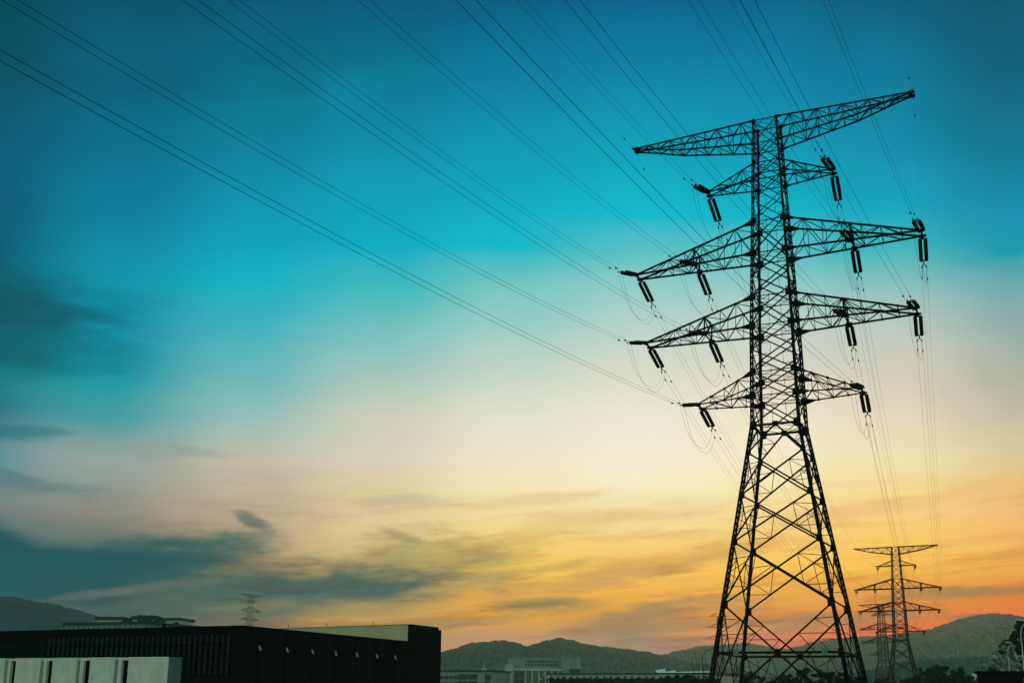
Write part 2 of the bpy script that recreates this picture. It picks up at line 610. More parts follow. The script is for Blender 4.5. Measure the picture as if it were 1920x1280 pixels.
# ------------------------------------------------------------------ transmission towers
ZB = [61.309, 58.588, 56.268, 54.270, 49.393, 45.817, 40.917, 37.691, 32.67, 30.12, 26.978, 4.111]
WB = [1.233, 1.294, 1.341, 1.459, 1.66, 1.732, 1.951, 2.084, 2.168, 2.253, 2.34, 5.90]
ARM = {1: (6.708, .529), 2: (15.023, .747), 3: (14.018, .936), 4: (8.345, 1.0)}
INN = {2: 8.272, 3: 7.235}
KAP = .955
BASE = dict(X1=26.102, Y1=108.25, YAW1=-.429, X2=138.469, Y2=403.085, YAW2=-.478, DZ2=-6.084)


def width_at(z):
    for i in range(len(ZB) - 1):
        if z >= ZB[i + 1]:
            t = (ZB[i] - z) / (ZB[i] - ZB[i + 1])
            return WB[i] + (WB[i + 1] - WB[i]) * t
    sl = (WB[11] - WB[10]) / (ZB[10] - ZB[11])
    return WB[11] + sl * (ZB[11] - z)


def tower(label, X, Y, yaw, dz, full=True, arms=None, thick=1.0, group=None):
    """lattice tower; local x runs along the crossarms, z is height above the camera until shifted"""
    off = CAM_H + dz
    root = thing('transmission_tower', label, 'pylon', (X, Y, 0), yaw, group)
    zbot = -off                                        # the ground in the drawing's heights

    def P(su, sv, z, w_=None):
        w_ = width_at(z) if w_ is None else w_
        return Vector((su * w_, sv * w_ * KAP, z + off))

    def strip_w(z):
        if z > 27:
            return .10 + (61 - z) / 34 * .085
        return .185 + (27 - z) / 27 * .04
    cors = [(-1, -1), (-1, 1), (1, 1), (1, -1)]
    # legs: two angle sections back to back with batten plates between them
    for su, sv in cors:
        mb = MB()
        zs = [61.3, 49.4, 37.7, 26.98, 14, 4.11, zbot]
        rad = Vector((su, sv, 0)).normalized()
        for za, zb in zip(zs, zs[1:]):
            wa = strip_w((za + zb) / 2) * thick
            for sg in (-1, 1):
                o_ = rad * sg * (wa * .5 + .045)
                mb.bar(P(su, sv, za) + o_, P(su, sv, zb) + o_, wa, wa * .9)
            if full:
                ln = (P(su, sv, za) - P(su, sv, zb)).length
                n = int(ln / .62)
                for k in range(n):
                    t = (k + .5) / n
                    a = P(su, sv, za).lerp(P(su, sv, zb), t - .11 / n * 2)
                    b = P(su, sv, za).lerp(P(su, sv, zb), t + .11 / n * 2)
                    mb.bar(a, b, .2, .12)
        if full:                                      # gusset plates bolted to the leg
            for z, s_ in ((61.309, .34), (58.588, .36), (56.268, .42), (54.27, .42), (49.393, .72), (45.817, .8), (43.3, .45), (40.917, .72), (37.691, .8),
                          (35.1, .45), (32.67, .72), (30.12, .75), (26.978, .9), (24.1, .62), (19.7, .72), (14.95, .75), (8.75, .85), (4.111, .7)):
                if z < zbot:
                    continue
                c_ = P(su, sv, z)
                mb.plate(c_ + Vector((-su * s_ * .15, sv * .05, 0)), (0, 1, 0), (0, 0, 1), s_ * .8, s_, .03)
                mb.plate(c_ + Vector((su * .05, -sv * s_ * .12, 0)), (1, 0, 0), (0, 0, 1), s_ * .8, s_ * .9, .03)
        # stub foot
        mb.box(P(su, sv, zbot) + Vector((-.45, -.45, -.1)), (.9, 0, 0), (0, .9, 0), (0, 0, .45))
        mb.build('leg', M['steel'], root)
    # body bracing
    br = MB()
    pan = [(61.309, 58.588, 'x'), (58.588, 56.268, 'x'), (56.268, 54.27, 'x'), (54.27, 51.8, 'x'), (51.8, 49.393, 'x'), (49.393, 45.817, 'x'),
           (45.817, 43.3, 'x'), (43.3, 40.917, 'x'), (40.917, 37.691, 'x'), (37.691, 35.1, 'x'), (35.1, 32.67, 'x'), (32.67, 30.12, 'x'), (30.12, 26.978, 'x'),
           (26.978, 24.1, 'L'), (24.1, 19.7, 'x'), (19.7, 14.95, 'x'), (14.95, 8.75, 'x'), (8.75, 4.111, 'V'), (4.111, zbot, 'L')]
    nodes = []
    for za, zb, kind in pan:
        if zb >= za:
            continue
        big = za <= 27
        wd = (.165 if big else (.09 if za > 50 else .13)) * thick
        sec = (.06 if big else .038) * thick
        for k in range(4):
            c0, c1 = cors[k], cors[(k + 1) % 4]
            A0, A1 = P(*c0, za), P(*c1, za)
            B0, B1 = P(*c0, zb), P(*c1, zb)
            face_n = (Vector((c0[0] + c1[0], c0[1] + c1[1], 0))).normalized()
            if kind == 'x':
                br.bar(A0, B1, wd * .6, wd)
                o_ = face_n * .03
                br.bar(A1 + o_, B0 + o_, wd * .6, wd)
                if full:
                    wa_, wb_ = (A1 - A0).length, (B1 - B0).length
                    t = wa_ / (wa_ + wb_)
                    X_ = A0.lerp(B1, t)
                    for L0, L1, s0 in ((A0, B0, 0), (A1, B1, 1)):
                        up_m, lo_m = (A0 if s0 == 0 else A1).lerp(X_, .52), X_.lerp(B0 if s0 == 0 else B1, .5)
                        leg_u, leg_l = L0.lerp(L1, .28), L0.lerp(L1, .72)
                        br.bar(up_m, leg_u, sec)
                        br.bar(lo_m, leg_l, sec)
                        if za < 62:
                            br.bar(up_m, lo_m, sec)
                            if big:
                                br.bar(up_m, L0.lerp(L1, .5), sec)
                                br.bar(lo_m, L0.lerp(L1, .5), sec)
            elif kind == 'L':        # from the middle of the top bar down to the legs
                mid = (A0 + A1) / 2
                lowf = .0 if za > 20 else .0
                br.bar(mid, B0.lerp(A0, lowf), wd * .6, wd)
                br.bar(mid, B1.lerp(A1, lowf), wd * .6, wd)
                br.bar(A0, A1, wd, wd * 1.3)
                br.plate(mid, face_n, (0, 0, 1), .62, .6)
                if full:
                    for Ax, Bx in ((A0, B0), (A1, B1)):
                        for t in (.35, .68):
                            q = mid.lerp(Bx, t)
                            br.bar(q, Ax.lerp(Bx, t), sec)
                            br.bar(q, Ax.lerp(Bx, max(0, t - .33)), sec)
                        if za < 5:
                            br.bar(mid.lerp(Ax, .5), mid.lerp(Bx, .35), sec)
                            br.bar(mid.lerp(Ax, .5), mid.lerp(Bx, .68), sec)
            elif kind == 'V':
                mid = (B0 + B1) / 2
                br.bar(A0, mid, wd * .6, wd)
                br.bar(A1, mid, wd * .6, wd)
                if full:
                    for Ax, Bx in ((A0, B0), (A1, B1)):
                        q1, q2 = Ax.lerp(mid, .33), Ax.lerp(mid, .62)
                        br.bar(q1, Ax.lerp(Bx, .3), sec)
                        br.bar(q1, Ax.lerp(Bx, .62), sec)
                        br.bar(q2, Ax.lerp(Bx, .62), sec)
                        br.bar(q2, mid.lerp(Bx, .6), sec)
    # flat frames where the arms meet the body
    for z in (61.309, 58.588, 56.268, 54.27, 49.393, 45.817, 40.917, 37.691, 32.67, 30.12, 26.978):
        c4 = [P(*c, z) for c in cors]
        wd = .08 * thick
        for k in range(4):
            br.bar(c4[k], c4[(k + 1) % 4], wd)
        if full:
            mids = [(c4[k] + c4[(k + 1) % 4]) / 2 for k in range(4)]
            for k in range(4):
                br.bar(mids[k], mids[(k + 1) % 4], wd * .55)
            br.bar(c4[0], c4[2], wd * .5)
    br.build('body_bracing', M['steel'], root)
    # crossarms
    ch, wb_ = .15 * thick, .06 * thick

    def arm_pts(lv):
        if lv == 0:
            return 15.0, .406, 61.309, 58.588
        Lh, s_ = ARM[lv]
        return Lh, s_, ZB[2 * lv], ZB[2 * lv + 1]
    for lv in range(5):
        Lh, s_, zt, zb = arm_pts(lv)
        wt, wbm = width_at(zt), width_at(zb)
        for su in (-1, 1):
            mb = MB()
            npan = {0: 10, 1: 4, 2: 7, 3: 7, 4: 4}[lv] if full else {0: 8, 1: 2, 2: 6, 3: 6, 4: 3}[lv]
            top, bot = {}, {}
            tipz = zt if lv == 0 else zb
            for sv in (-1, 1):
                T0, B0 = P(su, sv, zt), P(su, sv, zb)
                tip = Vector((su * Lh, sv * s_, tipz + off))
                tt, bb = [], []
                for k in range(npan + 1):
                    t = k / npan
                    p, q = T0.lerp(tip, t), B0.lerp(tip, t)
                    if lv == 0:                       # the lower chord of the top arm has a kink towards its tip
                        u = abs(q.x)
                        dep = 2.721 + (1.45 - 2.721) * (u - wbm) / (9.5 - wbm) if u < 9.5 else 1.45 * (Lh - u) / (Lh - 9.5)
                        q.z = zt + off - max(dep, .08)
                    tt.append(p)
                    bb.append(q)
                top[sv], bot[sv] = tt, bb
                cc = ch * (.8 if lv in (1, 4) else 1.12) * (.8 if lv == 0 else 1)
                for k in range(npan):
                    mb.bar(tt[k], tt[k + 1], cc)
                    mb.bar(bb[k], bb[k + 1], cc)
                for k in range(npan):
                    if k > 0:
                        mb.bar(tt[k], bb[k], wb_)
                    if k < npan - 1:
                        if k % 2 == 0:
                            mb.bar(bb[k], tt[k + 1], wb_ * 1.25)
                        else:
                            mb.bar(tt[k], bb[k + 1], wb_ * 1.25)
                if full:
                    ps = .45 if lv < 2 else .8
                    for Q0, arr in ((T0, tt), (B0, bb)):   # tapered plate where the chord meets the leg
                        dq = (arr[1] - arr[0]).normalized()
                        e_ = Q0 + dq * ps * 1.45
                        y_ = Vector((0, .025, 0))
                        a_, b_ = Q0 + Vector((0, 0, ps * .42)), Q0 - Vector((0, 0, ps * .5))
                        mb.quadbox([a_ - y_, b_ - y_, e_ - y_ - Vector((0, 0, .1)), e_ - y_ + Vector((0, 0, .1)),
                                    a_ + y_, b_ + y_, e_ + y_ - Vector((0, 0, .1)), e_ + y_ + Vector((0, 0, .1))])
                    mb.plate(tip + Vector((su * .12, 0, 0)), (0, 0, 1), (0, 1, 0), .5, .62, .05, .4)
                    mb.plate(tip + Vector((-su * .1, 0, -.02)), (0, 1, 0), (0, 0, 1), .55, .42, .06, .4)
                    for k in range(1, npan):
                        for arr in (tt, bb):
                            mb.plate(arr[k], (0, 1, 0), (0, 0, 1), .26, .24, .05)
            for k in range(npan):
                for dct in (top, bot):
                    if k > 0:
                        mb.bar(dct[-1][k], dct[1][k], wb_)
                    if k < npan - 1:
                        a, b = (-1, 1) if k % 2 else (1, -1)
                        mb.bar(dct[a][k], dct[b][k + 1], wb_ * 1.1)
            mb.bar(top[-1][-1], top[1][-1], .16 * thick, .2)
            if lv in INN:
                U = INN[lv]
                t = (U - wbm) / (Lh - wbm)
                fr = {}
                for sv in (-1, 1):
                    T0, B0 = P(su, sv, zt), P(su, sv, zb)
                    tip = Vector((su * Lh, sv * s_, tipz + off))
                    p, q = T0.lerp(tip, t), B0.lerp(tip, t)
                    fr[sv] = (p, q)
                    mb.bar(p, q, .14 * thick)
                    mb.plate(q, (0, 1, 0), (0, 0, 1), .7, .5, .05)
                    if full:
                        mb.bar(p, B0.lerp(tip, t + .1), .07)
                        mb.bar(p, B0.lerp(tip, t - .1), .07)
                mb.bar(fr[-1][0], fr[1][0], .1 * thick)
                mb.bar(fr[-1][1], fr[1][1], .12 * thick)
                mb.bar(fr[-1][0], fr[1][1], .09 * thick)
                mb.bar(fr[1][0], fr[-1][1], .09 * thick)
            mb.build('crossarm', M['steel'], root)
    return root


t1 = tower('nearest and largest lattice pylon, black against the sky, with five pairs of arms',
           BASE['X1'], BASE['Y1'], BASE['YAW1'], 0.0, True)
# number plates on the lower girts
for u_, v_ in ((-3.9, -1), (4.35, -1)):
    b = MB()
    z_ = 4.111 + CAM_H
    b.plate((u_, v_ * (5.9 * KAP + .16), z_), (0, 1, 0), (0, 0, 1), .5, .6, .03, .2)
    b.build('number_plate', M['sign'], t1)
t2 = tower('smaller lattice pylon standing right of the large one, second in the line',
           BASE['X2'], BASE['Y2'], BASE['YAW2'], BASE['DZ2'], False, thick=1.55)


def far_tower(label, px, py, D, yaw, thick, scale=1.0, squash=None, sink=0):
    p = at_d(px, py, D)
    dz = (p.z - CAM_H) - 61.309
    o = tower(label, p.x, p.y, yaw, dz, False, thick=thick)
    return o


t3 = far_tower('hazy lattice pylon just left of and behind the smaller pylon', 1650.5, 1131.5, 712, -.80, 1.7)
t5 = far_tower('tiny distant pylon above the dark warehouse roof, far left', 471.5, 1114, 1050, .55 + math.pi / 2 - 1.0, .8)


def slim_tower(label, px, py, D):
    """a slimmer type with four pairs of arms that grow towards the bottom"""
    p = at_d(px, py, D)
    k = D / F
    H = p.z
    root = thing('transmission_tower', label, 'pylon', (p.x, p.y, 0), -.35)
    cors = [(-1, -1), (-1, 1), (1, 1), (1, -1)]

    def W(z):
        d = H - z
        return (2.6 + d / k * .045) * k if d < 75 * k else (2.6 + 75 * .045 + (d / k - 75) * .13) * k
    for c in cors:
        mb = MB()
        zs = [H, H - 75 * k, 0]
        for a, b in zip(zs, zs[1:]):
            mb.bar((c[0] * W(a), c[1] * W(a), a), (c[0] * W(b), c[1] * W(b), b), .42)
        mb.build('leg', M['steel'], root)
    mb = MB()
    z = H
    while z > 1:
        z2 = max(z - W(z) * 2.1, 0)
        for i in range(4):
            c0, c1 = cors[i], cors[(i + 1) % 4]
            mb.bar((c0[0] * W(z), c0[1] * W(z), z), (c1[0] * W(z2), c1[1] * W(z2), z2), .2)
            mb.bar((c1[0] * W(z), c1[1] * W(z), z), (c0[0] * W(z2), c0[1] * W(z2), z2), .2)
            mb.bar((c0[0] * W(z), c0[1] * W(z), z), (c1[0] * W(z), c1[1] * W(z), z), .16)
        z = z2
    mb.build('body_bracing', M['steel'], root)
    for dy, hw in ((0, 17), (20, 21), (41, 28), (62, 27)):
        za = H - dy * k
        for su in (-1, 1):
            mb = MB()
            for sv in (-1, 1):
                tip = (su * hw * k, 0, za + .3)
                mb.bar((su * W(za), sv * W(za), za), tip, .25)
                mb.bar((su * W(za), sv * W(za), za + 3.0), tip, .22)
                mb.bar((su * (W(za) + hw * k) * .5, sv * W(za) * .5, za), (su * (W(za) + hw * k) * .5, sv * W(za) * .5, za + 1.6), .16)
            mb.build('crossarm', M['steel'], root)
    return root


slim_tower('faint distant pylon seen through the left legs of the large pylon', 1348, 1155, 930)

# ------------------------------------------------------------------ insulators, conductors and jumpers


def world_pt(t, u, v, z):
    X, Y, a, dz = {1: (BASE['X1'], BASE['Y1'], BASE['YAW1'], 0), 2: (BASE['X2'], BASE['Y2'], BASE['YAW2'], BASE['DZ2']),
                   3: (t3.location.x, t3.location.y, -.80, t3_dz)}[t]
    return Vector((X + u * math.cos(a) - v * math.sin(a), Y + u * math.sin(a) + v * math.cos(a), z + dz + CAM_H))


t3_dz = (at_d(1650.5, 1131.5, 712).z - CAM_H) - 61.309

LEN_STACK, LEN_ALL = 4.1, 6.2


def make_string():
    """double tension string along local +z: shackle, yoke, two stacks of sheds, yoke, clamp links"""
    root = bpy.data.objects.new('insulator_string', None)
    COL.objects.link(root)
    sp = .26
    lk = MB()
    lk.bar((0, 0, 0), (0, 0, .45), .06)
    lk.bar((0, 0, .1), (0, 0, .3), .14, .05)
    lk.build('shackle', M['steel'], root)
    z0 = .62
    for z, sg in ((.45, 1), (z0 + LEN_STACK + .17, -1)):
        y = MB()
        y.quadbox([(-.04, -.025, z), (.04, -.025, z), (.04, .025, z), (-.04, .025, z),
                   (-sp - .05, -.025, z + sg * .14), (sp + .05, -.025, z + sg * .14), (sp + .05, .025, z + sg * .14), (-sp - .05, .025, z + sg * .14)])
        y.bar((-sp - .04, 0, z + sg * .15), (sp + .04, 0, z + sg * .15), .05)
        y.build('yoke_plate', M['steel'], root)
    for sx in (-1, 1):
        b = MB()
        prof = [(.02, -.04)]
        n = 24
        for k in range(n):
            zz = LEN_STACK * k / n
            st = LEN_STACK / n
            prof += [(.15, zz + st * .10), (.20, zz + st * .55), (.16, zz + st * .8)]
        prof.append((.02, LEN_STACK + .04))
        pts = [Vector((sx * sp, 0, z0 + z)) for r, z in prof]
        b.tube(pts, [r for r, z in prof], 10)
        b.build('shed_stack', M['porcelain'], root, smooth=False)
    e = MB()
    zc = z0 + LEN_STACK + .17
    e.bar((0, 0, zc), (0, 0, zc + .35), .07)
    e.bar((0, 0, zc + .3), (0, 0, zc + .55), .2, .12)
    e.bar((0, 0, zc + .5), (-.22, 0, LEN_ALL - .25), .05)
    e.bar((0, 0, zc + .5), (.22, 0, LEN_ALL - .25), .05)
    e.bar((-.22, 0, LEN_ALL - .35), (-.22, 0, LEN_ALL), .11, .11)
    e.bar((.22, 0, LEN_ALL - .35), (.22, 0, LEN_ALL), .11, .11)
    e.build('clamp', M['steel'], root)
    return root


string0 = make_string()
string_used = [False]


def put_string(p, d, label, group, cat='insulator'):
    o = string0 if not string_used[0] else copy_tree(string0)
    string_used[0] = True
    d = d.normalized()
    x = d.cross(Vector((0, 0, 1))).normalized()
    y = d.cross(x).normalized()
    mt = Matrix((x, y, d)).transposed()
    o.rotation_mode = 'QUATERNION'
    o.rotation_quaternion = mt.to_quaternion()
    o.location = p
    return tag(o, label, cat, group)


def sag_curve(A, B, k, n):
    out = []
    for i in range(n + 1):
        t = i / n
        p = A.lerp(B, t)
        p.z -= 4 * k * t * (1 - t)
        out.append(p)
    return out


def power_line(A, B, k, label, group, r=.021, n=60, sep=.27, damp=True, tmax=1.0):
    """a phase: two parallel conductors held apart by spacers"""
    d = (B - A)
    side = Vector((d.y, -d.x, 0)).normalized()
    root = thing('power_line', label, 'power line', A, 0, group)
    for sg in (-1, 1):
        mb = MB()
        pts = [p + side * sep * sg - A for p in sag_curve(A, B, k, n)]
        mb.tube(pts, r, 5, cap=False)
        mb.build('conductor', M['wire'], root)
    if damp:
        for sg in (-1, 1):
            dm = MB()
            crv = sag_curve(A, B, k, 600)
            acc, i = 0, 0
            want = 1.9 if sg < 0 else 2.5
            while acc < want:
                acc += (crv[i + 1] - crv[i]).length
                i += 1
            c_ = crv[i] - A + side * sep * sg
            dd = (crv[i + 1] - crv[i]).normalized()
            dm.bar(c_ - dd * .24 + Vector((0, 0, -.09)), c_ - dd * .1 + Vector((0, 0, -.09)), .11)
            dm.bar(c_ + dd * .1 + Vector((0, 0, -.09)), c_ + dd * .24 + Vector((0, 0, -.09)), .11)
            dm.bar(c_ - dd * .2 + Vector((0, 0, -.09)), c_ + dd * .2 + Vector((0, 0, -.09)), .03)
            dm.bar(c_ + Vector((0, 0, -.1)), c_, .05)
            dm.build('vibration_damper', M['steel'], root)
    return root


ZL = {0: ZB[0], 1: ZB[3], 2: ZB[5], 3: ZB[7], 4: ZB[9]}
LVN = {1: 'second', 2: 'third', 3: 'fourth', 4: 'lowest'}
PH = []   # key, level, u
for lv, u in ((1, 6.708), (2, 15.023), (2, 8.272), (3, 14.018), (3, 7.235), (4, 8.345)):
    for sg in (-1, 1):
        inner = (lv in INN and abs(u - INN[lv]) < .01)
        PH.append((lv, sg * u, inner))
# slope and sag of every span towards the viewer, from the fit of the lines in the photograph
AZL, SLL, SGL, A2, SC2 = -.424, -.035, 10.927, -1.765, 2.053
ADJ = {(4, -1, 0): (.002, -2.087), (3, -1, 0): (-.001, -.209), (3, -1, 1): (.001, .177), (2, -1, 0): (0, .406), (2, -1, 1): (-.001, .802),
       (4, 1, 0): (.004, -1.434), (1, -1, 0): (-.003, .918), (3, 1, 1): (.002, .322), (2, 1, 1): (-.003, .773), (1, 1, 0): (-.002, .533),
       (3, 1, 0): (.001, -.417), (2, 1, 0): (-.001, .216)}
FAR_SAG = {(2, -1, 0): 9.25, (2, -1, 1): 9.25, (3, -1, 0): 8.0, (4, -1, 0): 6.5, (2, 1, 0): 7.75, (3, 1, 0): 6.0, (4, 1, 0): 7.0,
           (1, 1, 0): 9.5, (2, 1, 1): 8.25, (3, 1, 1): 6.5, (1, -1, 0): 9.5, (3, -1, 1): 8.0}
clamps = {}
for lv, u, inner in PH:
    sg = 1 if u > 0 else -1
    key = (lv, sg, int(inner))
    if lv in INN:
        w_ = width_at(ZL[lv])
        Lh, s_ = ARM[lv]
        t = (abs(u) - w_) / (Lh - w_)
        v = w_ * (1 - t) * KAP + s_ * t
    else:
        v = ARM[lv][1]
    place = 'middle' if inner else 'tip'
    sidew = 'left' if sg < 0 else 'right'
    where = f'{place} of the {sidew} {LVN[lv]} arm'
    # span towards the viewer
    A = world_pt(1, u, -v, ZL[lv])
    dsl, dsg = ADJ[key]
    B = Vector((BASE['X1'], BASE['Y1'], 0)) + Vector((math.sin(AZL), -math.cos(AZL), 0)) * 300 + Vector((math.cos(A2), math.sin(A2), 0)) * u * SC2
    B.z = A.z + (SLL + dsl) * 300
    kk = SGL + dsg
    crv = sag_curve(A, B, kk, 300)
    i = next(i for i, p in enumerate(crv) if (p - A).length > LEN_ALL)
    d = (crv[i] - A).normalized()
    droop = .10 if sg < 0 else .05
    d = (d + Vector((0, 0, -droop))).normalized()
    put_string(A, d, f'double insulator string on {where}, large pylon, pulling towards the viewer', 'insulator strings of the large pylon')
    E1 = A + d * LEN_ALL
    off_ = E1 - crv[i]
    B = B - off_ * (.67 / .33)
    kk *= (1 - i / 300) ** 2
    power_line(E1, B, kk, f'overhead wire pair ending at the {where}, large pylon', 'power lines coming in overhead', r=.0115, n=90, sep=.14 if key == (2, 1, 0) else .27)
    # span to the next tower
    A = world_pt(1, u, v, ZL[lv])
    B = world_pt(2, u, -v, ZL[lv])
    kk = FAR_SAG[key]
    crv = sag_curve(A, B, kk, 300)
    i = next(i for i, p in enumerate(crv) if (p - A).length > LEN_ALL)
    d = (crv[i] - A).normalized()
    d = (d + Vector((0, 0, -.06))).normalized()
    put_string(A, d, f'double insulator string on {where}, large pylon, pulling away behind', 'insulator strings of the large pylon')
    E2 = A + d * LEN_ALL
    crv = sag_curve(B, A, kk, 300)
    i = next(i for i, p in enumerate(crv) if (p - B).length > LEN_ALL)
    d2 = (crv[i] - B).normalized()
    put_string(B, d2, f'small insulator string on {where}, smaller pylon, towards the large pylon', 'insulator strings of the smaller pylon')
    E3 = B + d2 * LEN_ALL
    power_line(E2, E3, kk * .96, f'wire pair from {where}, large pylon, down to the smaller pylon', 'power lines between the two nearest pylons', r=.0115, n=60)
    # jumper loop under the arm
    side = Vector((math.cos(BASE['YAW1']), math.sin(BASE['YAW1']), 0))
    jr = thing('jumper_wire', f'thin wire loops sagging below {where}, large pylon', 'wire', E1, 0, 'jumper loops of the large pylon')
    for q, dep in ((-1, 3.9), (1, 4.7)):
        mb = MB()
        pts = []
        for i in range(25):
            t = i / 24
            p = E1.lerp(E2, t) + side * q * .2 - E1
            s4 = 1 - (2 * t - 1) ** 4 * .55 - (2 * t - 1) ** 2 * .45
            p.z -= dep * s4 * .76
            pts.append(p)
        mb.tube(pts, .012, 5, cap=False)
        mb.build('conductor', M['wire'], jr)
    # onwards from the smaller pylon to the third one
    A = world_pt(2, u, v, ZL[lv])
    C_ = world_pt(3, u * .9, -v, ZL[lv])
    crv = sag_curve(A, C_, 8, 200)
    i = next(i for i, p in enumerate(crv) if (p - A).length > LEN_ALL)
    d = (crv[i] - A).normalized()
    put_string(A, d, f'small insulator string on {where}, smaller pylon, pulling away behind', 'insulator strings of the smaller pylon')
    power_line(A + d * LEN_ALL, C_, 8, f'faint wire pair from {where}, smaller pylon, going away behind', 'power lines behind the smaller pylon', r=.014, n=40, damp=False)
    jr = thing('jumper_wire', f'small wire loop below {where}, smaller pylon', 'wire', E3, 0, 'jumper loops of the smaller pylon')
    E4 = A + d * LEN_ALL
    mb = MB()
    pts = []
    for i in range(15):
        t = i / 14
        p = E3.lerp(E4, t) - E3
        p.z -= 1.9 * (1 - (2 * t - 1) ** 4)
        pts.append(p)
    mb.tube(pts, .03, 5, cap=False)
    mb.build('conductor', M['wire'], jr)

# the two earth wires at the ends of the top arm (hair thin)
for sg in (-1, 1):
    sidew = 'left' if sg < 0 else 'right'
    A = world_pt(1, 15.2 * sg, -.4, ZL[0])
    B = Vector((BASE['X1'], BASE['Y1'], 0)) + Vector((math.sin(AZL), -math.cos(AZL), 0)) * 300 + Vector((math.cos(A2), math.sin(A2), 0)) * 15 * sg * SC2
    B.z = A.z - 8
    for nm, P0, P1, kk in (('towards the viewer', A, B, 8.0), ('to the smaller pylon', world_pt(1, 15.2 * sg, .4, ZL[0]), world_pt(2, 15.2 * sg, -.4, ZL[0]), 6.5)):
        rt = thing('earth_wire', f'hair thin single wire from the {sidew} end of the top crossarm {nm}', 'wire', P0, 0, 'earth wires of the large pylon')
        mb = MB()
        crv = sag_curve(P0, P1, kk, 60)
        mb.tube([p - P0 for p in crv], .004, 4, cap=False)
        mb.build('strand', M['wire'], rt)
        d = (sag_curve(P0, P1, kk, 300)[4] - P0).normalized()
        mb = MB()
        mb.bar(d * .1, d * .7, .07)
        mb.bar(d * 3.4, d * 3.75, .11)
        mb.build('vibration_damper', M['steel'], rt)

# ------------------------------------------------------------------ warehouse at the left
ROOF = 8.0                                  # roof edge of the dark building
P0 = at_z(455, 1173, ROOF)
PA = at_z(0, 1184, ROOF)
PB = at_z(771, 1203, ROOF)
P0.z = PA.z = PB.z = 0
dA = (PA - P0).normalized()
dB = (PB - P0).normalized()
LB = (PB - P0).length
UP = Vector((0, 0, 1))
nA = dA.cross(UP)
if nA.dot(P0) > 0:
    nA = -nA                               # outward, towards the camera
nB = dB.cross(UP)
if nB.dot(P0) > 0:
    nB = -nB
wh = thing('warehouse', 'long black building with white wall panels, filling the lower left corner', 'building', P0)
O = Vector((0, 0, 0))
LA = 62.0
LBX = (at_z(821, 1176.5, 10.05) - Vector((P0.x, P0.y, 10.05))).length   # to the far end of the raised block
# main shell
b = MB()
b.v += [tuple(q) for q in (O, dA * LA, dA * LA + dB * LB, dB * LB)]
b.v += [tuple(q + UP * (ROOF - .95)) for q in (O, dA * LA, dA * LA + dB * LB, dB * LB)]
b.f += [(0, 1, 5, 4), (1, 2, 6, 5), (3, 0, 4, 7), (4, 5, 6, 7)]
b.build('wall', M['black_clad'], wh)
# parapet ring
b = MB()
t_ = .3
b.box(O + UP * (ROOF - .95), dA * LA, -nA * t_, UP * .95)
b.box(dB * 0 - nA * t_ + UP * (ROOF - .95) + dB * .001, dB * (LB - .3), -nB * t_, UP * .95)
b.build('parapet', M['black_trim'], wh)
b = MB()
b.box(O + nA * .08 + nB * .08 + UP * ROOF, dA * LA, -nA * .45, UP * .07)
b.box(O + nB * .08 - nA * .45 + UP * ROOF, dB * (LB - .2), -nB * .45, UP * .07)
b.build('coping', M['black_trim'], wh)
# low curb on the roof at the far left
b = MB()
b.box(dA * (LA - 42) - nA * 1.5 + UP * (ROOF - .9), dA * 6.5, -nA * 1.0, UP * 1.12)
b.build('roof_hatch', M['black_trim'], wh)
# raised end block: black towards facade B, pale sheet on the side that faces left
RB = 10.05
b = MB()
th = LBX - LB
b.box(dB * LB + UP * 0, dB * th, -nB * .5, UP * RB)
b.build('end_wall', M['black_clad'], wh)
b = MB()
pale_end = at_z(520, 1178.4, RB) - P0
pale_end.z = 0
dP = (pale_end - dB * LB)
LP = dP.length * 1.35
dP.normalize()
nP = Vector((0, 0, 1)).cross(dP)
if nP.dot(P0) > 0:
    nP = -nP
b.box(dB * (LB + .02) - nB * .5 + UP * (ROOF - 1.2), dP * LP, -nP * .25, UP * (RB - ROOF + 1.2))
b.build('pale_upper_wall', M['pale_metal'], wh)
b = MB()
b.box(dB * (LB + .02) - nB * .5 + nP * .06 + UP * RB, dP * LP, -nP * .4, UP * .08)
b.box(dB * (LB - .04) + nB * .05 + UP * RB, dB * (th + .1), -nB * .6, UP * .08)
b.build('upper_coping', M['mullion'], wh)
for d_ in (6.0, 13.5, 20.0):
    b = MB()
    b.tube([dP * d_ + dB * LB - nP * .1 + UP * RB, dP * d_ + dB * LB - nP * .1 + UP * (RB + .55)], .04, 6)
    b.build('roof_vent', M['steel'], wh)
# back of the raised part
b = MB()
b.box(dB * (LB + .03) - nB * .52 - nP * .3 , dP * (LP - .3), -nP * max(th - .3, .5), UP * (RB - .3))
b.build('rear_volume', M['black_clad'], wh)
# facade A: glazed strip with mullions under the fascia
z0_, z1_ = 5.35, ROOF - 1.25


def along_A(px, z=6.5):
    """distance along facade A of a column of the photograph"""
    best, bd = 0, 1e9
    for i in range(0, 620):
        q = P0 + dA * (i * .1) + UP * z
        rel = q - Vector((0, 0, CAM_H))
        xx = rel.dot(_R) / rel.dot(_Fw) * F + 960 + CX
        if abs(xx - px) < bd:
            best, bd = i * .1, abs(xx - px)
    return best


def along_B(px, z=6.0):
    best, bd = 0, 1e9
    for i in range(0, 620):
        q = P0 + dB * (i * .1) + UP * z
        rel = q - Vector((0, 0, CAM_H))
        xx = rel.dot(_R) / rel.dot(_Fw) * F + 960 + CX
        if abs(xx - px) < bd:
            best, bd = i * .1, abs(xx - px)
    return best


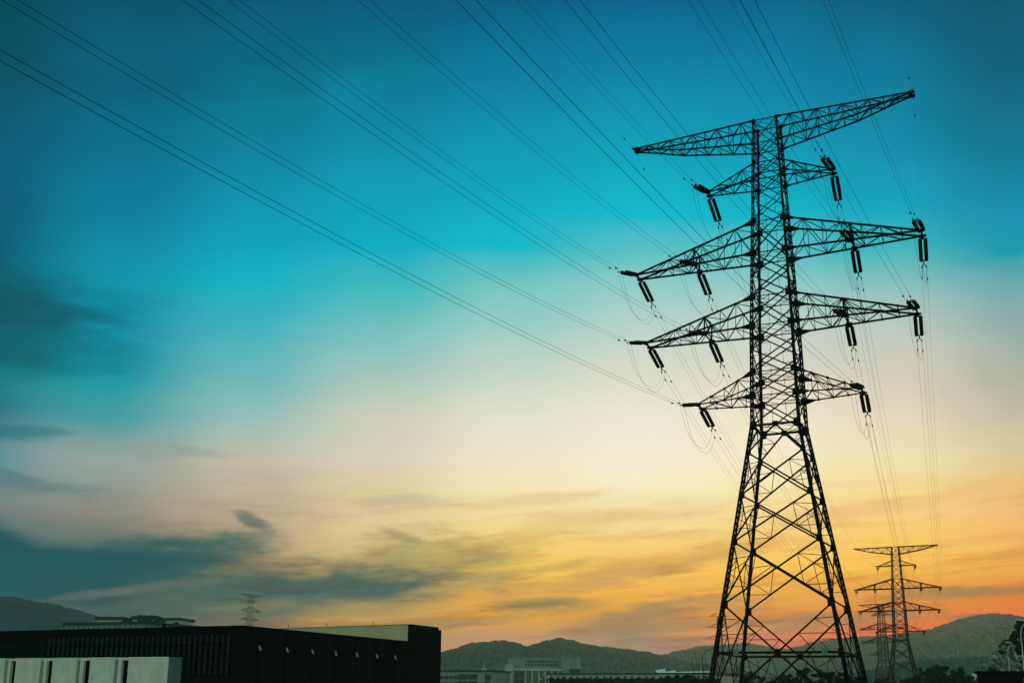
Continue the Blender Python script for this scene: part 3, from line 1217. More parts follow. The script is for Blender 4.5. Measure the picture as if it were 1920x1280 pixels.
a_r, a_l = along_A(434), along_A(88)
nwin = 36
step = (a_l - a_r) / nwin
for k in range(nwin):
    for r_ in range(2):
        zz0 = z0_ + r_ * 1.0
        b = MB()
        lowz = zz0 if not (k < 12 and r_ == 0) else 3.6
        b.box(dA * (a_r + k * step + step * .3) + nA * .03 + UP * (lowz + .05), dA * (step * .38), nA * .03, UP * (zz0 + .93 - lowz - .05))
        b.build('window', M['black_glass'], wh)
b = MB()
for k in range(nwin + 1):
    b.box(dA * (a_r + k * step - .06) + nA * .01 + UP * (z0_ if k > 12 else 3.4), dA * .12, nA * .14, UP * (ROOF - 1.2 - (z0_ if k > 12 else 3.4)))
b.box(dA * a_r + nA * .012 + UP * (z0_ - .1), dA * (a_l - a_r), nA * .1, UP * .12)
b.box(dA * a_r + nA * .012 + UP * (z0_ + .93), dA * (a_l - a_r), nA * .1, UP * .12)
b.build('mullions', M['black_trim'], wh)
# the white panels stand forward of the wall as one volume cut by narrow window slots
PROT = 1.8
PT = 5.2
o_ = nA * PROT
slots = [(222, 240), (152, 167.5), (84, 97), (17, 28)]


def along_front(px, z=4.0):
    best, bd = 0, 1e9
    for i in range(0, 700):
        q = P0 + o_ + dA * (i * .1 - 4) + UP * z
        rel = q - Vector((0, 0, CAM_H))
        xx = rel.dot(_R) / rel.dot(_Fw) * F + 960 + CX
        if abs(xx - px) < bd:
            best, bd = i * .1 - 4, abs(xx - px)
    return best


cur = along_front(315)
end_a = cur
for xl, xr in slots:
    r0 = along_front(xr)
    l0 = along_front(xl - 9)
    b = MB()
    b.box(dA * cur + nA * .05 + UP * 0, dA * (r0 - cur), o_ - nA * .05, UP * PT)
    b.build('wall_panel', M['concrete'], wh)
    # slot: header, dark pane, pale fin
    wslot = l0 - r0
    b = MB()
    b.box(dA * (r0 + .003) + nA * .05 + UP * (PT - .28), dA * (wslot - .01), o_ * .86, UP * .26)
    b.build('slot_header', M['concrete'], wh)
    b = MB()
    b.box(dA * (r0 + .01) + nA * (PROT - .5) + UP * .2, dA * (wslot - .02), nA * .05, UP * (PT - .5))
    b.build('slot_window', M['black_trim'], wh)
    b = MB()
    b.box(dA * (r0 + wslot * .55) + nA * (PROT - .44) + UP * 0, dA * (wslot * .26), nA * .3, UP * (PT - .285))
    b.build('slot_fin', M['concrete'], wh)
    cur = l0
b = MB()
b.box(dA * cur + nA * .05, dA * (LA - cur), o_ - nA * .05, UP * PT)
b.build('wall_panel', M['concrete'], wh)
b = MB()
b.box(dA * (end_a - .03) + nA * .06, dA * .026, o_ - nA * .1, UP * (PT - .01))
b.build('panel_return', M['concrete_shaded'], wh)  # thin sheet giving the block's end face its painted shade
# facade B: pilasters and the slanted white lamp brackets
lampx = [484, 536, 583, 627, 666.5, 704, 739]
for i, px in enumerate(lampx):
    s_ = along_B(px)
    b = MB()
    b.box(dB * (s_ - .22) + nB * .004, dB * .44, nB * .07, UP * (ROOF - .05))
    b.build('pilaster', M['black_trim'], wh)
    lp = MB()
    c_ = dB * (s_ - .02) + nB * .1 + UP * (6.1)
    lp.quadbox([c_ + UP * .20 - dB * .12, c_ + UP * .23 + dB * .0, c_ + UP * .23 + dB * .0 + nB * .08, c_ + UP * .20 - dB * .12 + nB * .08,
                c_ - UP * .22 + dB * .06, c_ - UP * .22 + dB * .22, c_ - UP * .22 + dB * .22 + nB * .16, c_ - UP * .22 + dB * .06 + nB * .16][0:8])
    lp.build('wall_lamp', M['lamp_white'], wh)
b = MB()
for i in range(30):
    z_ = .3 + i * .25
    b.box(nB * .003 + dB * .05 + UP * z_, dB * (LB - .1), nB * .035, UP * .17)
b.build('cladding_boards', M['black_clad'], wh)

# ------------------------------------------------------------------ person on the roof
s_p = along_A(295.5, ROOF + .4)
pp = P0 + dA * s_p - nA * 1.0 + UP * (ROOF - .95)
face = math.atan2(dA.y, dA.x)               # turned to the left along the parapet
person = bpy.data.objects.new('person', None)
COL.objects.link(person)
tag(person, 'person in dark clothes standing behind the black roof edge, looking left', 'person')
person.location = pp
person.rotation_euler = (0, 0, face)


def skinned(name, verts, edges, mat, parent, sub=2, root_i=0):
    me = bpy.data.meshes.new(name)
    me.from_pydata([v[:3] for v in verts], edges, [])
    o = bpy.data.objects.new(name, me)
    COL.objects.link(o)
    o.parent = parent
    o.modifiers.new('skin', 'SKIN')
    sk = me.skin_vertices[0].data
    for i, v in enumerate(verts):
        sk[i].radius = (v[3], v[4] if len(v) > 4 else v[3])
        sk[i].use_root = (i == root_i)
    sb = o.modifiers.new('sub', 'SUBSURF')
    sb.levels = sub
    sb.render_levels = sub
    me.materials.append(mat)
    return o


# x forward, y left, z up
V_ = [(0, 0, .93, .13, .16), (0.02, 0, 1.10, .105, .135), (.04, 0, 1.28, .115, .165), (.05, 0, 1.40, .09, .12), (.07, 0, 1.46, .05, .05), (.09, 0, 1.52, .052, .05),
      (.05, .17, 1.37, .052), (.03, .25, 1.12, .04), (.20, .24, .98, .030), (.27, .23, .97, .028),
      (.05, -.17, 1.37, .052), (.02, -.24, 1.12, .04), (.19, -.26, 1.0, .030), (.26, -.25, .99, .028),
      (0, .09, .85, .085), (.03, .10, .48, .058), (-.01, .10, .10, .042), (.14, .11, .04, .035),
      (0, -.09, .85, .085), (.02, -.10, .48, .058), (-.03, -.10, .10, .042), (.12, -.11, .04, .035)]
E_ = [(0, 1), (1, 2), (2, 3), (3, 4), (4, 5), (3, 6), (6, 7), (7, 8), (8, 9), (3, 10), (10, 11), (11, 12), (12, 13),
      (0, 14), (14, 15), (15, 16), (16, 17), (0, 18), (18, 19), (19, 20), (20, 21)]
k_ = 2
for sy, w0 in ((1, 9), (-1, 13)):
    bx, by, bz = V_[w0][:3]
    for f, ln in ((-.032, .062), (-.011, .078), (.011, .074), (.032, .06)):
        i0 = len(V_)
        V_.append((bx + .06, by + f, bz + .0, .010))
        V_.append((bx + .06 + ln * .55, by + f * 1.1, bz - .012, .009))
        V_.append((bx + .06 + ln, by + f * 1.1, bz - .035, .008))
        E_ += [(w0, i0), (i0, i0 + 1), (i0 + 1, i0 + 2)]
    i0 = len(V_)
    V_.append((bx + .02, by - sy * .045, bz - .01, .012))
    V_.append((bx + .055, by - sy * .07, bz - .02, .009))
    E_ += [(w0, i0), (i0, i0 + 1)]
body = skinned('body', V_, E_, M['cloth'], person)
hd = MB()
rings = [(-.115, .035, .04, .03), (-.10, .055, .055, .02), (-.06, .078, .066, .01), (-.02, .092, .075, .0), (.02, .096, .08, -.004), (.06, .092, .076, -.01), (.095, .065, .056, -.012), (.115, .02, .02, -.012)]
for zz, rx, ry, fx in rings:
    for a in range(16):
        t = 2 * math.pi * a / 16
        x = math.cos(t) * rx + fx
        y = math.sin(t) * ry
        if a == 0 and abs(zz + .02) < .03:
            x += .022
        if a in (1, 15) and abs(zz - .02) < .01:
            x -= .008
        hd.v.append((x + .1, y, zz + 1.62))
for i in range(len(rings) - 1):
    for a in range(16):
        hd.f.append((i * 16 + a, i * 16 + (a + 1) % 16, (i + 1) * 16 + (a + 1) % 16, (i + 1) * 16 + a))
hd.f.append(tuple(range(15, -1, -1)))
hd.f.append(tuple(range(len(rings) * 16 - 16, len(rings) * 16)))
for sy in (-1, 1):
    hd.box((.085, sy * .078, 1.585), (.03, 0, 0), (0, sy * .016, 0), (0, 0, .055))
hd.build('head', M['skin'], person, smooth=True)
hr = MB()
for zz, rx, ry in ((-.03, .09, .083), (.02, .102, .088), (.07, .097, .083), (.1, .07, .06), (.125, .02, .02)):
    for a in range(16):
        t = 2 * math.pi * a / 16
        x = math.cos(t) * rx
        if x > .045 and zz < .06:
            x = .045
        hr.v.append((x + .085, math.sin(t) * ry, zz + 1.625))
for i in range(4):
    for a in range(16):
        hr.f.append((i * 16 + a, i * 16 + (a + 1) % 16, (i + 1) * 16 + (a + 1) % 16, (i + 1) * 16 + a))
hr.f.append(tuple(range(64, 80)))
hr.build('hair', M['hair'], person, smooth=True)


# ------------------------------------------------------------------ far buildings
def frame_of(pa, pb):
    """unit vectors along a facade from pa to pb (seen left to right) and outwards"""
    d = (pb - pa)
    d.z = 0
    ln = d.length
    d.normalize()
    n = UP.cross(d)
    if n.dot(pa) > 0:
        n = -n
    return d, n, ln


def far_box(root, name, pa, pb, z0, z1, depth, mat, base):
    d, n, ln = frame_of(pa, pb)
    b = MB()
    b.box(Vector((pa.x, pa.y, z0)) - base, d * ln, -n * depth, UP * (z1 - z0))
    return b.build(name, M[mat], root)


# office block beyond the warehouse, left
D0 = 330
pc = at_d(265, 1164.3, D0)
zt = pc.z
pl = at_z(118, 1168, zt)
pr = at_z(392, 1175, zt)
ofb = thing('office_block', 'low wide office block with gridded glass front behind the warehouse roof', 'building', (pc.x, pc.y, 0))
base = Vector((pc.x, pc.y, 0))
dL, nL, lL = frame_of(pl, pc)
dR, nR, lR = frame_of(pc, pr)
b = MB()
q = [pl - base, pc - base, pr - base, pr - base - nR * 40, pl - base - nL * 25]
for zz in (0, zt):
    b.v += [(p.x, p.y, zz) for p in q]
n_ = len(q)
b.f += [tuple(range(n_, 2 * n_)), tuple(range(n_ - 1, -1, -1))] + [(i, (i + 1) % n_, n_ + (i + 1) % n_, n_ + i) for i in range(n_)]
b.build('wall', M['teal_glass'], ofb)
b = MB()
for dd, nn, ll, p0 in ((dL, nL, lL, pl), (dR, nR, lR, pc)):
    rel = Vector((p0.x, p0.y, 0)) - base
    for i in range(int(ll / 2.0) + 1):
        b.box(rel + dd * min(i * 2.0, ll - .3) + nn * .01, dd * .3, nn * .25, UP * (zt - .9))
    for r_ in range(1, 6):
        b.box(rel + nn * .015 + UP * (zt - 1.0 - r_ * 2.1), dd * ll, nn * .2, UP * .5)
b.build('facade_grid', M['mullion'], ofb)
b = MB()
for dd, nn, ll, p0 in ((dL, nL, lL, pl), (dR, nR, lR, pc)):
    b.box(Vector((p0.x, p0.y, 0)) - base + nn * .3 + UP * (zt - .75), dd * ll, -nn * 1.0, UP * .85)
b.build('roof_edge', M['roof_dark'], ofb)
for xl, xr, yt, ym in ((182, 231, 1155.5, 1161), (249, 292, 1154.5, 1160), (299, 339, 1157.5, 1162)):
    pa, pb = at_d(xl, yt, D0 + 25), at_d(xr, yt, D0 + 22)
    pb.z = pa.z
    d, n, ln = frame_of(pa, pb)
    zz = pa.z
    zm = at_d(xl, ym, D0 + 25).z
    b = MB()
    b.box(Vector((pa.x, pa.y, zt - 1)) - base, d * ln, -n * 9, UP * (zm - zt + 1))
    ph = b.build('penthouse', M['office_pale'], ofb)
    b = MB()
    b.box(Vector((pa.x, pa.y, zm + .003)) - base + n * .5 - d * .4, d * (ln + .8), -n * 10, UP * (zz - zm))
    b.build('penthouse_roof', M['roof_dark'], ph)
    ph.children[0].location = (0, 0, 0)
for x_, h_ in ((233, 1160), (241, 1159), (262, 1152.5), (270, 1153), (277, 1153.5), (284, 1153), (292, 1153), (297, 1154.5), (327, 1166), (333, 1166), (305, 1163)):
    pa = at_d(x_, h_, D0 + 8)
    b = MB()
    rel = Vector((pa.x, pa.y, 0)) - base
    b.tube([rel + UP * (zt - .5), rel + UP * pa.z], .55, 8)
    b.build('roof_tank', M['roof_dark'], ofb)


def window_grid(root, pa, d, n, ln, z0, z1, nx, nz, mat, base, fx=.72, fz=.68, off=.06):
    for i in range(nx):
        for j in range(nz):
            w, h = ln / nx, (z1 - z0) / nz
            b = MB()
            b.box(Vector((pa.x, pa.y, 0)) - base + d * (w * (i + (1 - fx) / 2)) + n * off + UP * (z0 + h * (j + (1 - fz) / 2)), d * w * fx, n * .08, UP * h * fz)
            b.build('window', M[mat], root)


# glass fronted office, centre left
D1 = 380
pa, pb = at_d(815, 1257.5, D1), at_d(922, 1255, D1 - 8)
pb.z = pa.z
d, n, ln = frame_of(pa, pb)
zt = pa.z
base = Vector((pa.x, pa.y, 0))
o1 = thing('low_office', 'low grey office with dark window bays just right of the warehouse', 'building', base)
b = MB()
b.box(O, d * ln, -n * 18, UP * zt)
b.build('wall', M['office'], o1)
b = MB()
b.box(O + n * .5 - d * .5 + UP * (zt + .003), d * (ln + 1), -n * 19, UP * .35)
b.build('roof', M['roof_dark'], o1)
window_grid(o1, pa, d, n, ln * .42, .5, zt - 1.0, 5, 4, 'office_glass', base, .8, .5)
pq = pa + d * ln * .42
window_grid(o1, pq, d, n, ln * .34, .3, zt - .8, 2, 4, 'office_glass', base, .92, .82)
pq = pa + d * ln * .88
window_grid(o1, pq, d, n, ln * .11, .3, zt - .8, 1, 4, 'office_glass', base, .9, .82)
b = MB()
pm = at_d(902, 1240, D1 - 2)
rel = Vector((pm.x, pm.y, 0)) - base - n * 3
b.tube([rel + UP * zt, rel + UP * pm.z], [.3, .14], 6)
b.box(rel + UP * (zt + .36) - Vector((.9, .3, 0)), (1.8, 0, 0), (0, .6, 0), UP * .8)
b.build('mast', M['office_pale'], o1)

# pale little house between the two offices
D2 = 420
pa, pb = at_d(923, 1262, D2), at_d(946, 1261.5, D2)
pb.z = pa.z
d, n, ln = frame_of(pa, pb)
base = Vector((pa.x, pa.y, 0))
o2 = thing('pale_annex', 'small pale block with tiny windows squeezed between the two grey offices', 'building', base)
b = MB()
b.box(O, d * ln, -n * 8, UP * pa.z)
b.build('wall', M['office_pale'], o2)
window_grid(o2, pa, d, n, ln, .6, pa.z - .5, 3, 3, 'office_glass', base, .6, .45)

# columned office, centre
D3 = 400
pa, pb = at_d(946, 1233, D3), at_d(1052, 1232, D3)
pb.z = pa.z
pt_, ps_ = pa.z, at_d(946, 1253, D3).z
d, n, ln = frame_of(pa, pb)
base = Vector((pa.x, pa.y, 0))
o3 = thing('columned_office', 'grey office with tall pale columns under a flat canopy, in front of the wooded hill', 'building', base)
b = MB()
b.box(O, d * ln, -n * 16, UP * ps_)
b.build('lower_wall', M['teal_glass'], o3)
b = MB()
b.box(O + UP * ps_ + d * 1.2 - n * 2.5, d * (ln - 1.2), -n * 14, UP * (pt_ - ps_))
b.build('upper_wall', M['office'], o3)
b = MB()
b.box(O + d * .4 + n * 1.6 + UP * (ps_ - .6), d * (ln - .2), -n * 4.0, UP * .75)
b.build('canopy', M['office_pale'], o3)
for i in range(6):
    b = MB()
    s_ = ln * (.365 + i * .115)
    b.box(d * s_ + n * 1.0, d * .5, n * .5, UP * (ps_ - .62))
    b.build('column', M['office_pale'], o3)
b = MB()
b.tube([d * 1.8 + n * .6, d * 1.8 + n * .6 + UP * (ps_ + 1.6)], 1.75, 18)
b.build('round_tower', M['office_pale'], o3)
window_grid(o3, pa + d * ln * .36 - n * 2.5, d, n, ln * .6, ps_ + 1.0, pt_ - .4, 12, 2, 'office_glass', base, .62, .6)
window_grid(o3, pa + d * ln * .12, d, n, ln * .22, .8, ps_ - 1.0, 3, 4, 'office_glass', base, .8, .7)
b = MB()
b.box(d * (ln + .01) + n * .2, d * 7.2, -n * 14, UP * (pt_ + .35))
b.build('stair_wing', M['office'], o3)
window_grid(o3, pa + d * (ln + 3.0), d, n, 4.0, 1.0, pt_ - 3.2, 1, 3, 'office_glass', base, .95, .8, .28)
b = MB()
b.box(d * (ln * .05) - n * 3 + UP * (ps_ + .1), d * .5, -n * .5, UP * 3.6)
b.box(d * (ln * .05) - n * 3 + UP * (pt_ + .25), d * (ln * .9), -n * .3, UP * .18)
b.build('roof_rail', M['office'], o3)

# long low hall with dark roof edge
D4 = 300
pa, pb = at_d(1028, 1264.5, D4 + 25), at_d(1345, 1266, D4)
zt = at_d(1180, 1261.0, D4 + 12).z
base = Vector((pa.x, pa.y, 0))
d, n, ln = frame_of(pa, pb)
o4 = thing('long_hall', 'long low hall with thin dark roof edge and pale wall strip behind the hedge', 'building', base)
b = MB()
b.box(O, d * ln, -n * 20, UP * (zt - .3))
b.build('wall', M['office_pale'], o4)
b = MB()
b.box(n * .6 - d * .6 + UP * (zt - .295), d * (ln + 1.2), -n * 21, UP * .32)
b.build('roof', M['roof_dark'], o4)
window_grid(o4, pa, d, n, ln, zt - 3.0, zt - .5, 24, 1, 'office_glass', base, .35, .7)
# white sheet roofs behind the hall
D5 = 360
root = thing('sheet_roof_shed', 'shed with stepped bright white sheet roofs just left of the large pylon', 'building', at_d(1240, 1290, D5) * Vector((1, 1, 0)) if False else Vector((at_d(1240, 1262, D5).x, at_d(1240, 1262, D5).y, 0)))
rb = root.location.copy()
for (x0, y0), (x1, y1), (x2, y2), (x3, y3) in (((1229, 1255.5), (1247, 1252.5), (1248, 1260), (1232, 1261)),
                                               ((1248.4, 1257.8), (1266, 1256), (1267, 1261.5), (1249, 1262)),
                                               ((1267.4, 1259), (1340, 1256.5), (1341, 1262.5), (1268, 1263))):
    b = MB()
    f1, f2 = at_d(x3, y3, D5 - 5), at_d(x2, y2, D5 - 5)
    r1, r2 = at_d(x0, y0, D5 + 6), at_d(x1, y1, D5 + 6)
    t_ = UP * -.15
    b.quadbox([p - rb for p in (f1 + t_, f2 + t_, r2 + t_, r1 + t_, f1, f2, r2, r1)])
    b.build('roof', M['white_roof'], root)
    b = MB()
    dd, nn, ll = frame_of(f1, f2)
    b.box(Vector((f1.x, f1.y, 0)) - rb - nn * .2, dd * ll, -nn * 9, UP * (min(f1.z, f2.z) - .25))
    b.build('wall', M['office'], root)

# lookout on the wooded hill
pa = at_d(1050, 1195, 1470)
lo = thing('lookout_tower', 'small square lookout building on top of the wooded hill', 'building', (pa.x, pa.y, 0))
b = MB()
b.box((-3.6, -3.6, pa.z - 14), (7.2, 0, 0), (0, 7.2, 0), (0, 0, 13.2))
b.build('wall', M['roof_dark'], lo)
b = MB()
b.box((-4.0, -4.0, pa.z - .79), (8, 0, 0), (0, 8, 0), (0, 0, .8))
b.build('roof', M['roof_dark'], lo)

# dark hut at the lower right corner
D6 = 90
pa, pb = at_d(1831, 1257.5, D6), at_d(1960, 1257.5, D6)
pb.z = pa.z
d, n, ln = frame_of(pa, pb)
base = Vector((pa.x, pa.y, 0))
o6 = thing('dark_hut', 'black flat roofed hut with two short posts on top, lower right corner', 'building', base)
b = MB()
b.box(O, d * ln, -n * 5, UP * (pa.z - .12))
b.build('wall', M['black_clad'], o6)
b = MB()
b.box(-d * .2 + n * .25 + UP * (pa.z - .117), d * (ln + .4), -n * 5.5, UP * .12)
b.build('roof', M['black_trim'], o6)
for s_, h_ in ((.12, .32), (.34, .28)):
    b = MB()
    b.tube([d * s_ - n * .4 + UP * (pa.z - .02), d * s_ - n * .4 + UP * (pa.z + h_)], .028, 6)
    b.build('post', M['black_trim'], o6)
b = MB()
for i in range(14):
    b.box(d * (.2 + i * .42) + n * .004, d * .05, n * .03, UP * (pa.z - .2))
b.build('wall_battens', M['black_trim'], o6)
b = MB()
b.box(d * 3.2 + n * .04 + UP * .4, d * .16, n * .03, UP * (pa.z - .9))
b.build('downpipe', M['lamp_metal'], o6)

# small pale houses left of the hut
for i, (x0, x1, y0, dd_) in enumerate(((1806, 1817, 1266, 330), (1817, 1824, 1264, 345), (1823, 1832, 1261.5, 320))):
    pa, pb = at_d(x0, y0, dd_), at_d(x1, y0, dd_)
    d, n, ln = frame_of(pa, pb)
    bb_ = Vector((pa.x, pa.y, 0))
    lab = ('small pale house between bush and dark hut, leftmost of three', 'small pale house in the middle of the three beside the dark hut',
           'tallest small pale house, right beside the dark hut')[i]
    h_ = thing('pale_house', lab, 'house', bb_, 0, 'pale houses beside the dark hut')
    b = MB()
    b.box(O, d * ln, -n * 6, UP * pa.z)
    b.build('wall', M['pale_town'], h_)
    b = MB()
    b.box(-d * .2 + n * .3 + UP * (pa.z + .003), d * (ln + .4), -n * 6.6, UP * .2)
    b.build('roof', M['mullion'], h_)
    window_grid(h_, pa, d, n, ln, 1.0, pa.z - .4, 2, 3, 'roof_dark', bb_, .5, .5)

# ------------------------------------------------------------------ masts and lamps
pm = at_d(1421.5, 1238, 220)
b = MB()
b.tube([(0, 0, 0), (0, 0, pm.z)], [.14, .07], 8)
b.tube([(0, 0, pm.z - .35), (0, 0, pm.z - .2)], .16, 8)
o_m = b.build('slim_mast', M['roof_dark'])
o_m.location = (pm.x, pm.y, 0)
tag(o_m, 'thin dark mast seen between the legs of the large pylon', 'mast')

pm = at_d(1020.5, 1262.8, 150)
gl = thing('globe_lamp', 'dark lamp post with small white globes in front of the columned office', 'street lamp', (pm.x, pm.y, 0))
b = MB()
b.tube([(0, 0, 0), (0, 0, .6), (0, 0, .62), (0, 0, pm.z - .1)], [.12, .12, .07, .05], 8)
b.build('pole', M['roof_dark'], gl)
for dx, dz_ in ((0, 0), (-.68, -.42), (.42, -.42), (-.5, -.7), (.62, -.35)):
    a = MB()
    a.tube([(0, 0, pm.z - .9), (dx * .6, .05, pm.z - .95 + dz_ * .2), (dx, .08, pm.z + dz_ - .05)], .022, 6)
    ar = a.build('arm', M['roof_dark'], gl)
    s = MB()
    prof = [(math.sin(math.pi * k / 8) * .085 + .003, -math.cos(math.pi * k / 8) * .085) for k in range(9)]
    s.tube([Vector((dx, .08, pm.z + dz_ + z)) for r, z in prof], [r for r, z in prof], 10)
    s.build('globe', M['globe'], gl, smooth=True)

LAMPS = [(1906, 1161, 111, 'first and tallest curved street lamp at the right edge, above the tree'),
         (1884, 1203, 160, 'second curved street lamp from the right edge, head above the tree'),
         (1880, 1227.5, 205, 'third curved street lamp of the row, head half in the tree'),
         (1861, 1247, 262, 'fourth curved street lamp of the row, just over the dark hut'),
         (1848, 1253, 300, 'farthest small curved street lamp over the dark hut')]
for px, py, D, lab in LAMPS:
    pm = at_d(px, py, D)
    d = Vector((1, 0, 0))
    rt = thing('street_lamp', lab, 'street lamp', (pm.x, pm.y, 0), 0, 'street lamps along the road at the right')
    z = pm.z
    b = MB()
    pts = [(2.0, 0, 0), (2.0, 0, z - 3.4)] if False else None
    path = [Vector((.85, 0, 0)), Vector((.85, 0, z - 2.9)), Vector((.72, 0, z - 1.9)), Vector((.62, 0, z - 1.3)), Vector((.66, 0, z - .8)), Vector((.86, 0, z - .4)), Vector((1.05, 0, z - .2))]
    path = [Vector((.30, 0, 0)), Vector((.30, 0, z - 2.4)), Vector((.26, 0, z - 1.7)), Vector((.30, 0, z - 1.15)), Vector((.42, 0, z - .7)), Vector((.66, 0, z - .36)), Vector((.95, 0, z - .16)), Vector((.82, 0, z - .05))]
    b.tube(path[:7], [.09, .05, .045, .04, .035, .035, .03], 8)
    b.build('pole', M['lamp_metal'], rt)
    b = MB()
    b.tube([Vector((.98, 0, z - .15)), Vector((.7, 0, z - .02)), Vector((.35, 0, z + .03)), Vector((.02, 0, z))], [.03, .03, .04, .03], 8)
    b.build('arm', M['lamp_metal'], rt)
    b = MB()
    b.quadbox([(0, -.1, z - .05), (.78, -.06, z - .12), (.78, .06, z - .12), (0, .1, z - .05), (.03, -.07, z + .03), (.75, -.04, z + .01), (.75, .04, z + .01), (.03, .07, z + .03)])
    hd_ = b.build('lamp_head', M['lamp_metal'], rt)
    b = MB()
    b.quadbox([(.04, -.08, z - .10), (.6, -.06, z - .16), (.6, .06, z - .16), (.04, .08, z - .10), (.03, -.09, z - .053), (.65, -.06, z - .112), (.65, .06, z - .112), (.03, .09, z - .053)])
    b.build('lens', M['lamp_lens'], hd_)


# ------------------------------------------------------------------ trees
def tree(name, label, loc, h, w, mat, n=3500, leaf=.16, seed=0, group=None, flat=.75, cb=.25, cat='tree', pale=None):
    rnd = random.Random(seed)
    rt = thing(name, label, cat, loc, 0, group)
    tb = MB()
    tb.tube([(0, 0, -.2), (.05, 0, h * .3), (0, .05, h * .62)], [h * .035 + .05, h * .028, h * .012], 8)
    clumps = []
    nl = 9
    for i in range(nl):
        a = rnd.random() * 6.28
        rr = w * .5 * (.35 + .6 * rnd.random())
        c = Vector((math.cos(a) * rr, math.sin(a) * rr, h * (cb + .08 + (1 - cb - .12) * rnd.random() * (1.05 - .45 * rr / (w * .5)))))
        clumps.append((c, w * (.14 + .12 * rnd.random())))
        z0 = h * (.2 + .35 * rnd.random())
        tb.tube([(0, 0, z0), tuple(Vector((0, 0, z0)).lerp(c, .5) + Vector((0, 0, h * .04))), tuple(c)], [h * .016, h * .01, .015], 5)
    clumps.append((Vector((0, 0, h * .82)), w * .2))
    clumps.append((Vector((w * .05, 0, h * .6)), w * .3))
    for i in range(26):
        a = rnd.random() * 6.28
        el = rnd.random() * 1.5 - .1
        c = Vector((math.cos(a) * math.cos(el) * w * .43, math.sin(a) * math.cos(el) * w * .43, h * (cb + (1 - cb) * .5) + math.sin(el) * h * (1 - cb) * .47))
        clumps.append((c * (.92 + .2 * rnd.random()), w * (.04 + .07 * rnd.random())))
    tb.build('trunk', M['bark'], rt, smooth=True)
    cr = MB()
    for i in range(n):
        c, r = rnd.choice(clumps)
        v = Vector((rnd.gauss(0, 1), rnd.gauss(0, 1), rnd.gauss(0, 1)))
        v = v.normalized() * r * (rnd.random() ** .45) * (1.15 if rnd.random() < .15 else 1)
        v.z *= flat
        p = c + v
        if p.z < .1:
            continue
        u = Vector((rnd.gauss(0, 1), rnd.gauss(0, 1), rnd.gauss(0, .6))).normalized()
        x = u.cross(Vector((rnd.random(), rnd.random(), rnd.random() + .1))).normalized()
        s_ = leaf * (.6 + rnd.random() * .9)
        b = len(cr.v)
        cr.v += [tuple(p - u * s_), tuple(p + x * s_ * .45), tuple(p + u * s_), tuple(p - x * s_ * .45)]
        cr.f.append((b, b + 1, b + 2, b + 3))
    cr.build('crown', M[mat], rt)
    return rt


def tree_px(name, label, px, py, D, w, mat, **k):
    p = at_d(px, py, D)
    return tree(name, label, (p.x, p.y, 0), p.z * 1.02, w, mat, **k)


gA = 'dark bushy trees behind the large pylon'
for i, (px, py, D, w, lab) in enumerate((
        (1478, 1268, 150, 3.8, 'dark bushy tree low between the pylon legs, leftmost of the clump'),
        (1508, 1262, 155, 4.6, 'dark bushy tree in the clump behind the middle of the pylon base'),
        (1543, 1263.5, 150, 4.2, 'tallest dark bushy tree in the clump behind the pylon base'),
        (1578, 1268, 158, 3.8, 'dark bushy tree behind the inner right leg of the large pylon'),
        (1612, 1276, 150, 3.2, 'low dark bush behind the outer right leg of the large pylon'))):
    tree_px('tree', lab, px, py, D, w, 'leaf_dark', n=2600, leaf=.2, seed=30 + i, group=gA)
gB = 'dark bushes right of the smaller pylon'
for i, (px, py, D, w, lab) in enumerate((
        (1655, 1276, 170, 4.0, 'low dark bush under the hazy pylon'),
        (1712, 1272, 165, 4.0, 'dark bush at the foot of the smaller pylon'),
        (1738, 1256, 170, 4.6, 'dark leafy tree just right of the smaller pylon foot'),
        (1768, 1252, 165, 4.6, 'tallest dark leafy tree right of the smaller pylon'),
        (1795, 1259, 172, 3.8, 'dark leafy tree left of the pale houses'),
        (1815, 1271, 165, 2.6, 'low dark bush in front of the pale houses'))):
    tree_px('tree', lab, px, py, D, w, 'leaf_dark', n=2600, leaf=.22, seed=50 + i, group=gB)
gC = 'dark green trees in front of the long hall'
for i, (px, py, D, w, lab) in enumerate((
        (1080, 1275, 190, 6, 'low dark tree in front of the long hall, leftmost'),
        (1130, 1277, 195, 6, 'low dark tree before the left part of the long hall'),
        (1180, 1278, 190, 6, 'low dark tree before the middle of the long hall'),
        (1262, 1268, 190, 5.4, 'dark rounded tree below the white sheet roofs'),
        (1292, 1271, 185, 5.4, 'dark tree right of the one below the white roofs'),
        (1405, 1266, 230, 5.5, 'dark pointed tree seen between the left legs of the pylon'),
        (1436, 1276, 230, 6, 'low dark tree right of the thin mast'))):
    tree_px('tree', lab, px, py, D, w, 'leaf_dark', n=3000, leaf=.18, seed=70 + i, group=gC)
# the big tree in the right corner with left-flank highlights painted into leaf colour
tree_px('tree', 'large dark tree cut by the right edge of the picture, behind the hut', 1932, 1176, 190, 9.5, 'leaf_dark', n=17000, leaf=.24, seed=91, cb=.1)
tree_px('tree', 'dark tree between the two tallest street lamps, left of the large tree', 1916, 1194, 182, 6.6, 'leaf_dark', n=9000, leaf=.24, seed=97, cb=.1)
tree_px('tree', 'dark tree behind the one with painted highlights, between hut and large tree', 1896, 1216, 192, 6.5, 'leaf_dark', n=8000, leaf=.24, seed=96, cb=.1)
tree_px('tree', 'tree with painted leaf highlights leaning out left of the large dark one, over the hut', 1886, 1219, 176, 4.6, 'leaf_highlit', n=11000, leaf=.22, seed=92, cb=.2)
tree_px('tree', 'small tree with painted leaf highlights just above the dark hut roof', 1872, 1232, 176, 4.2, 'leaf_highlit', n=3600, leaf=.2, seed=93, cb=.2)

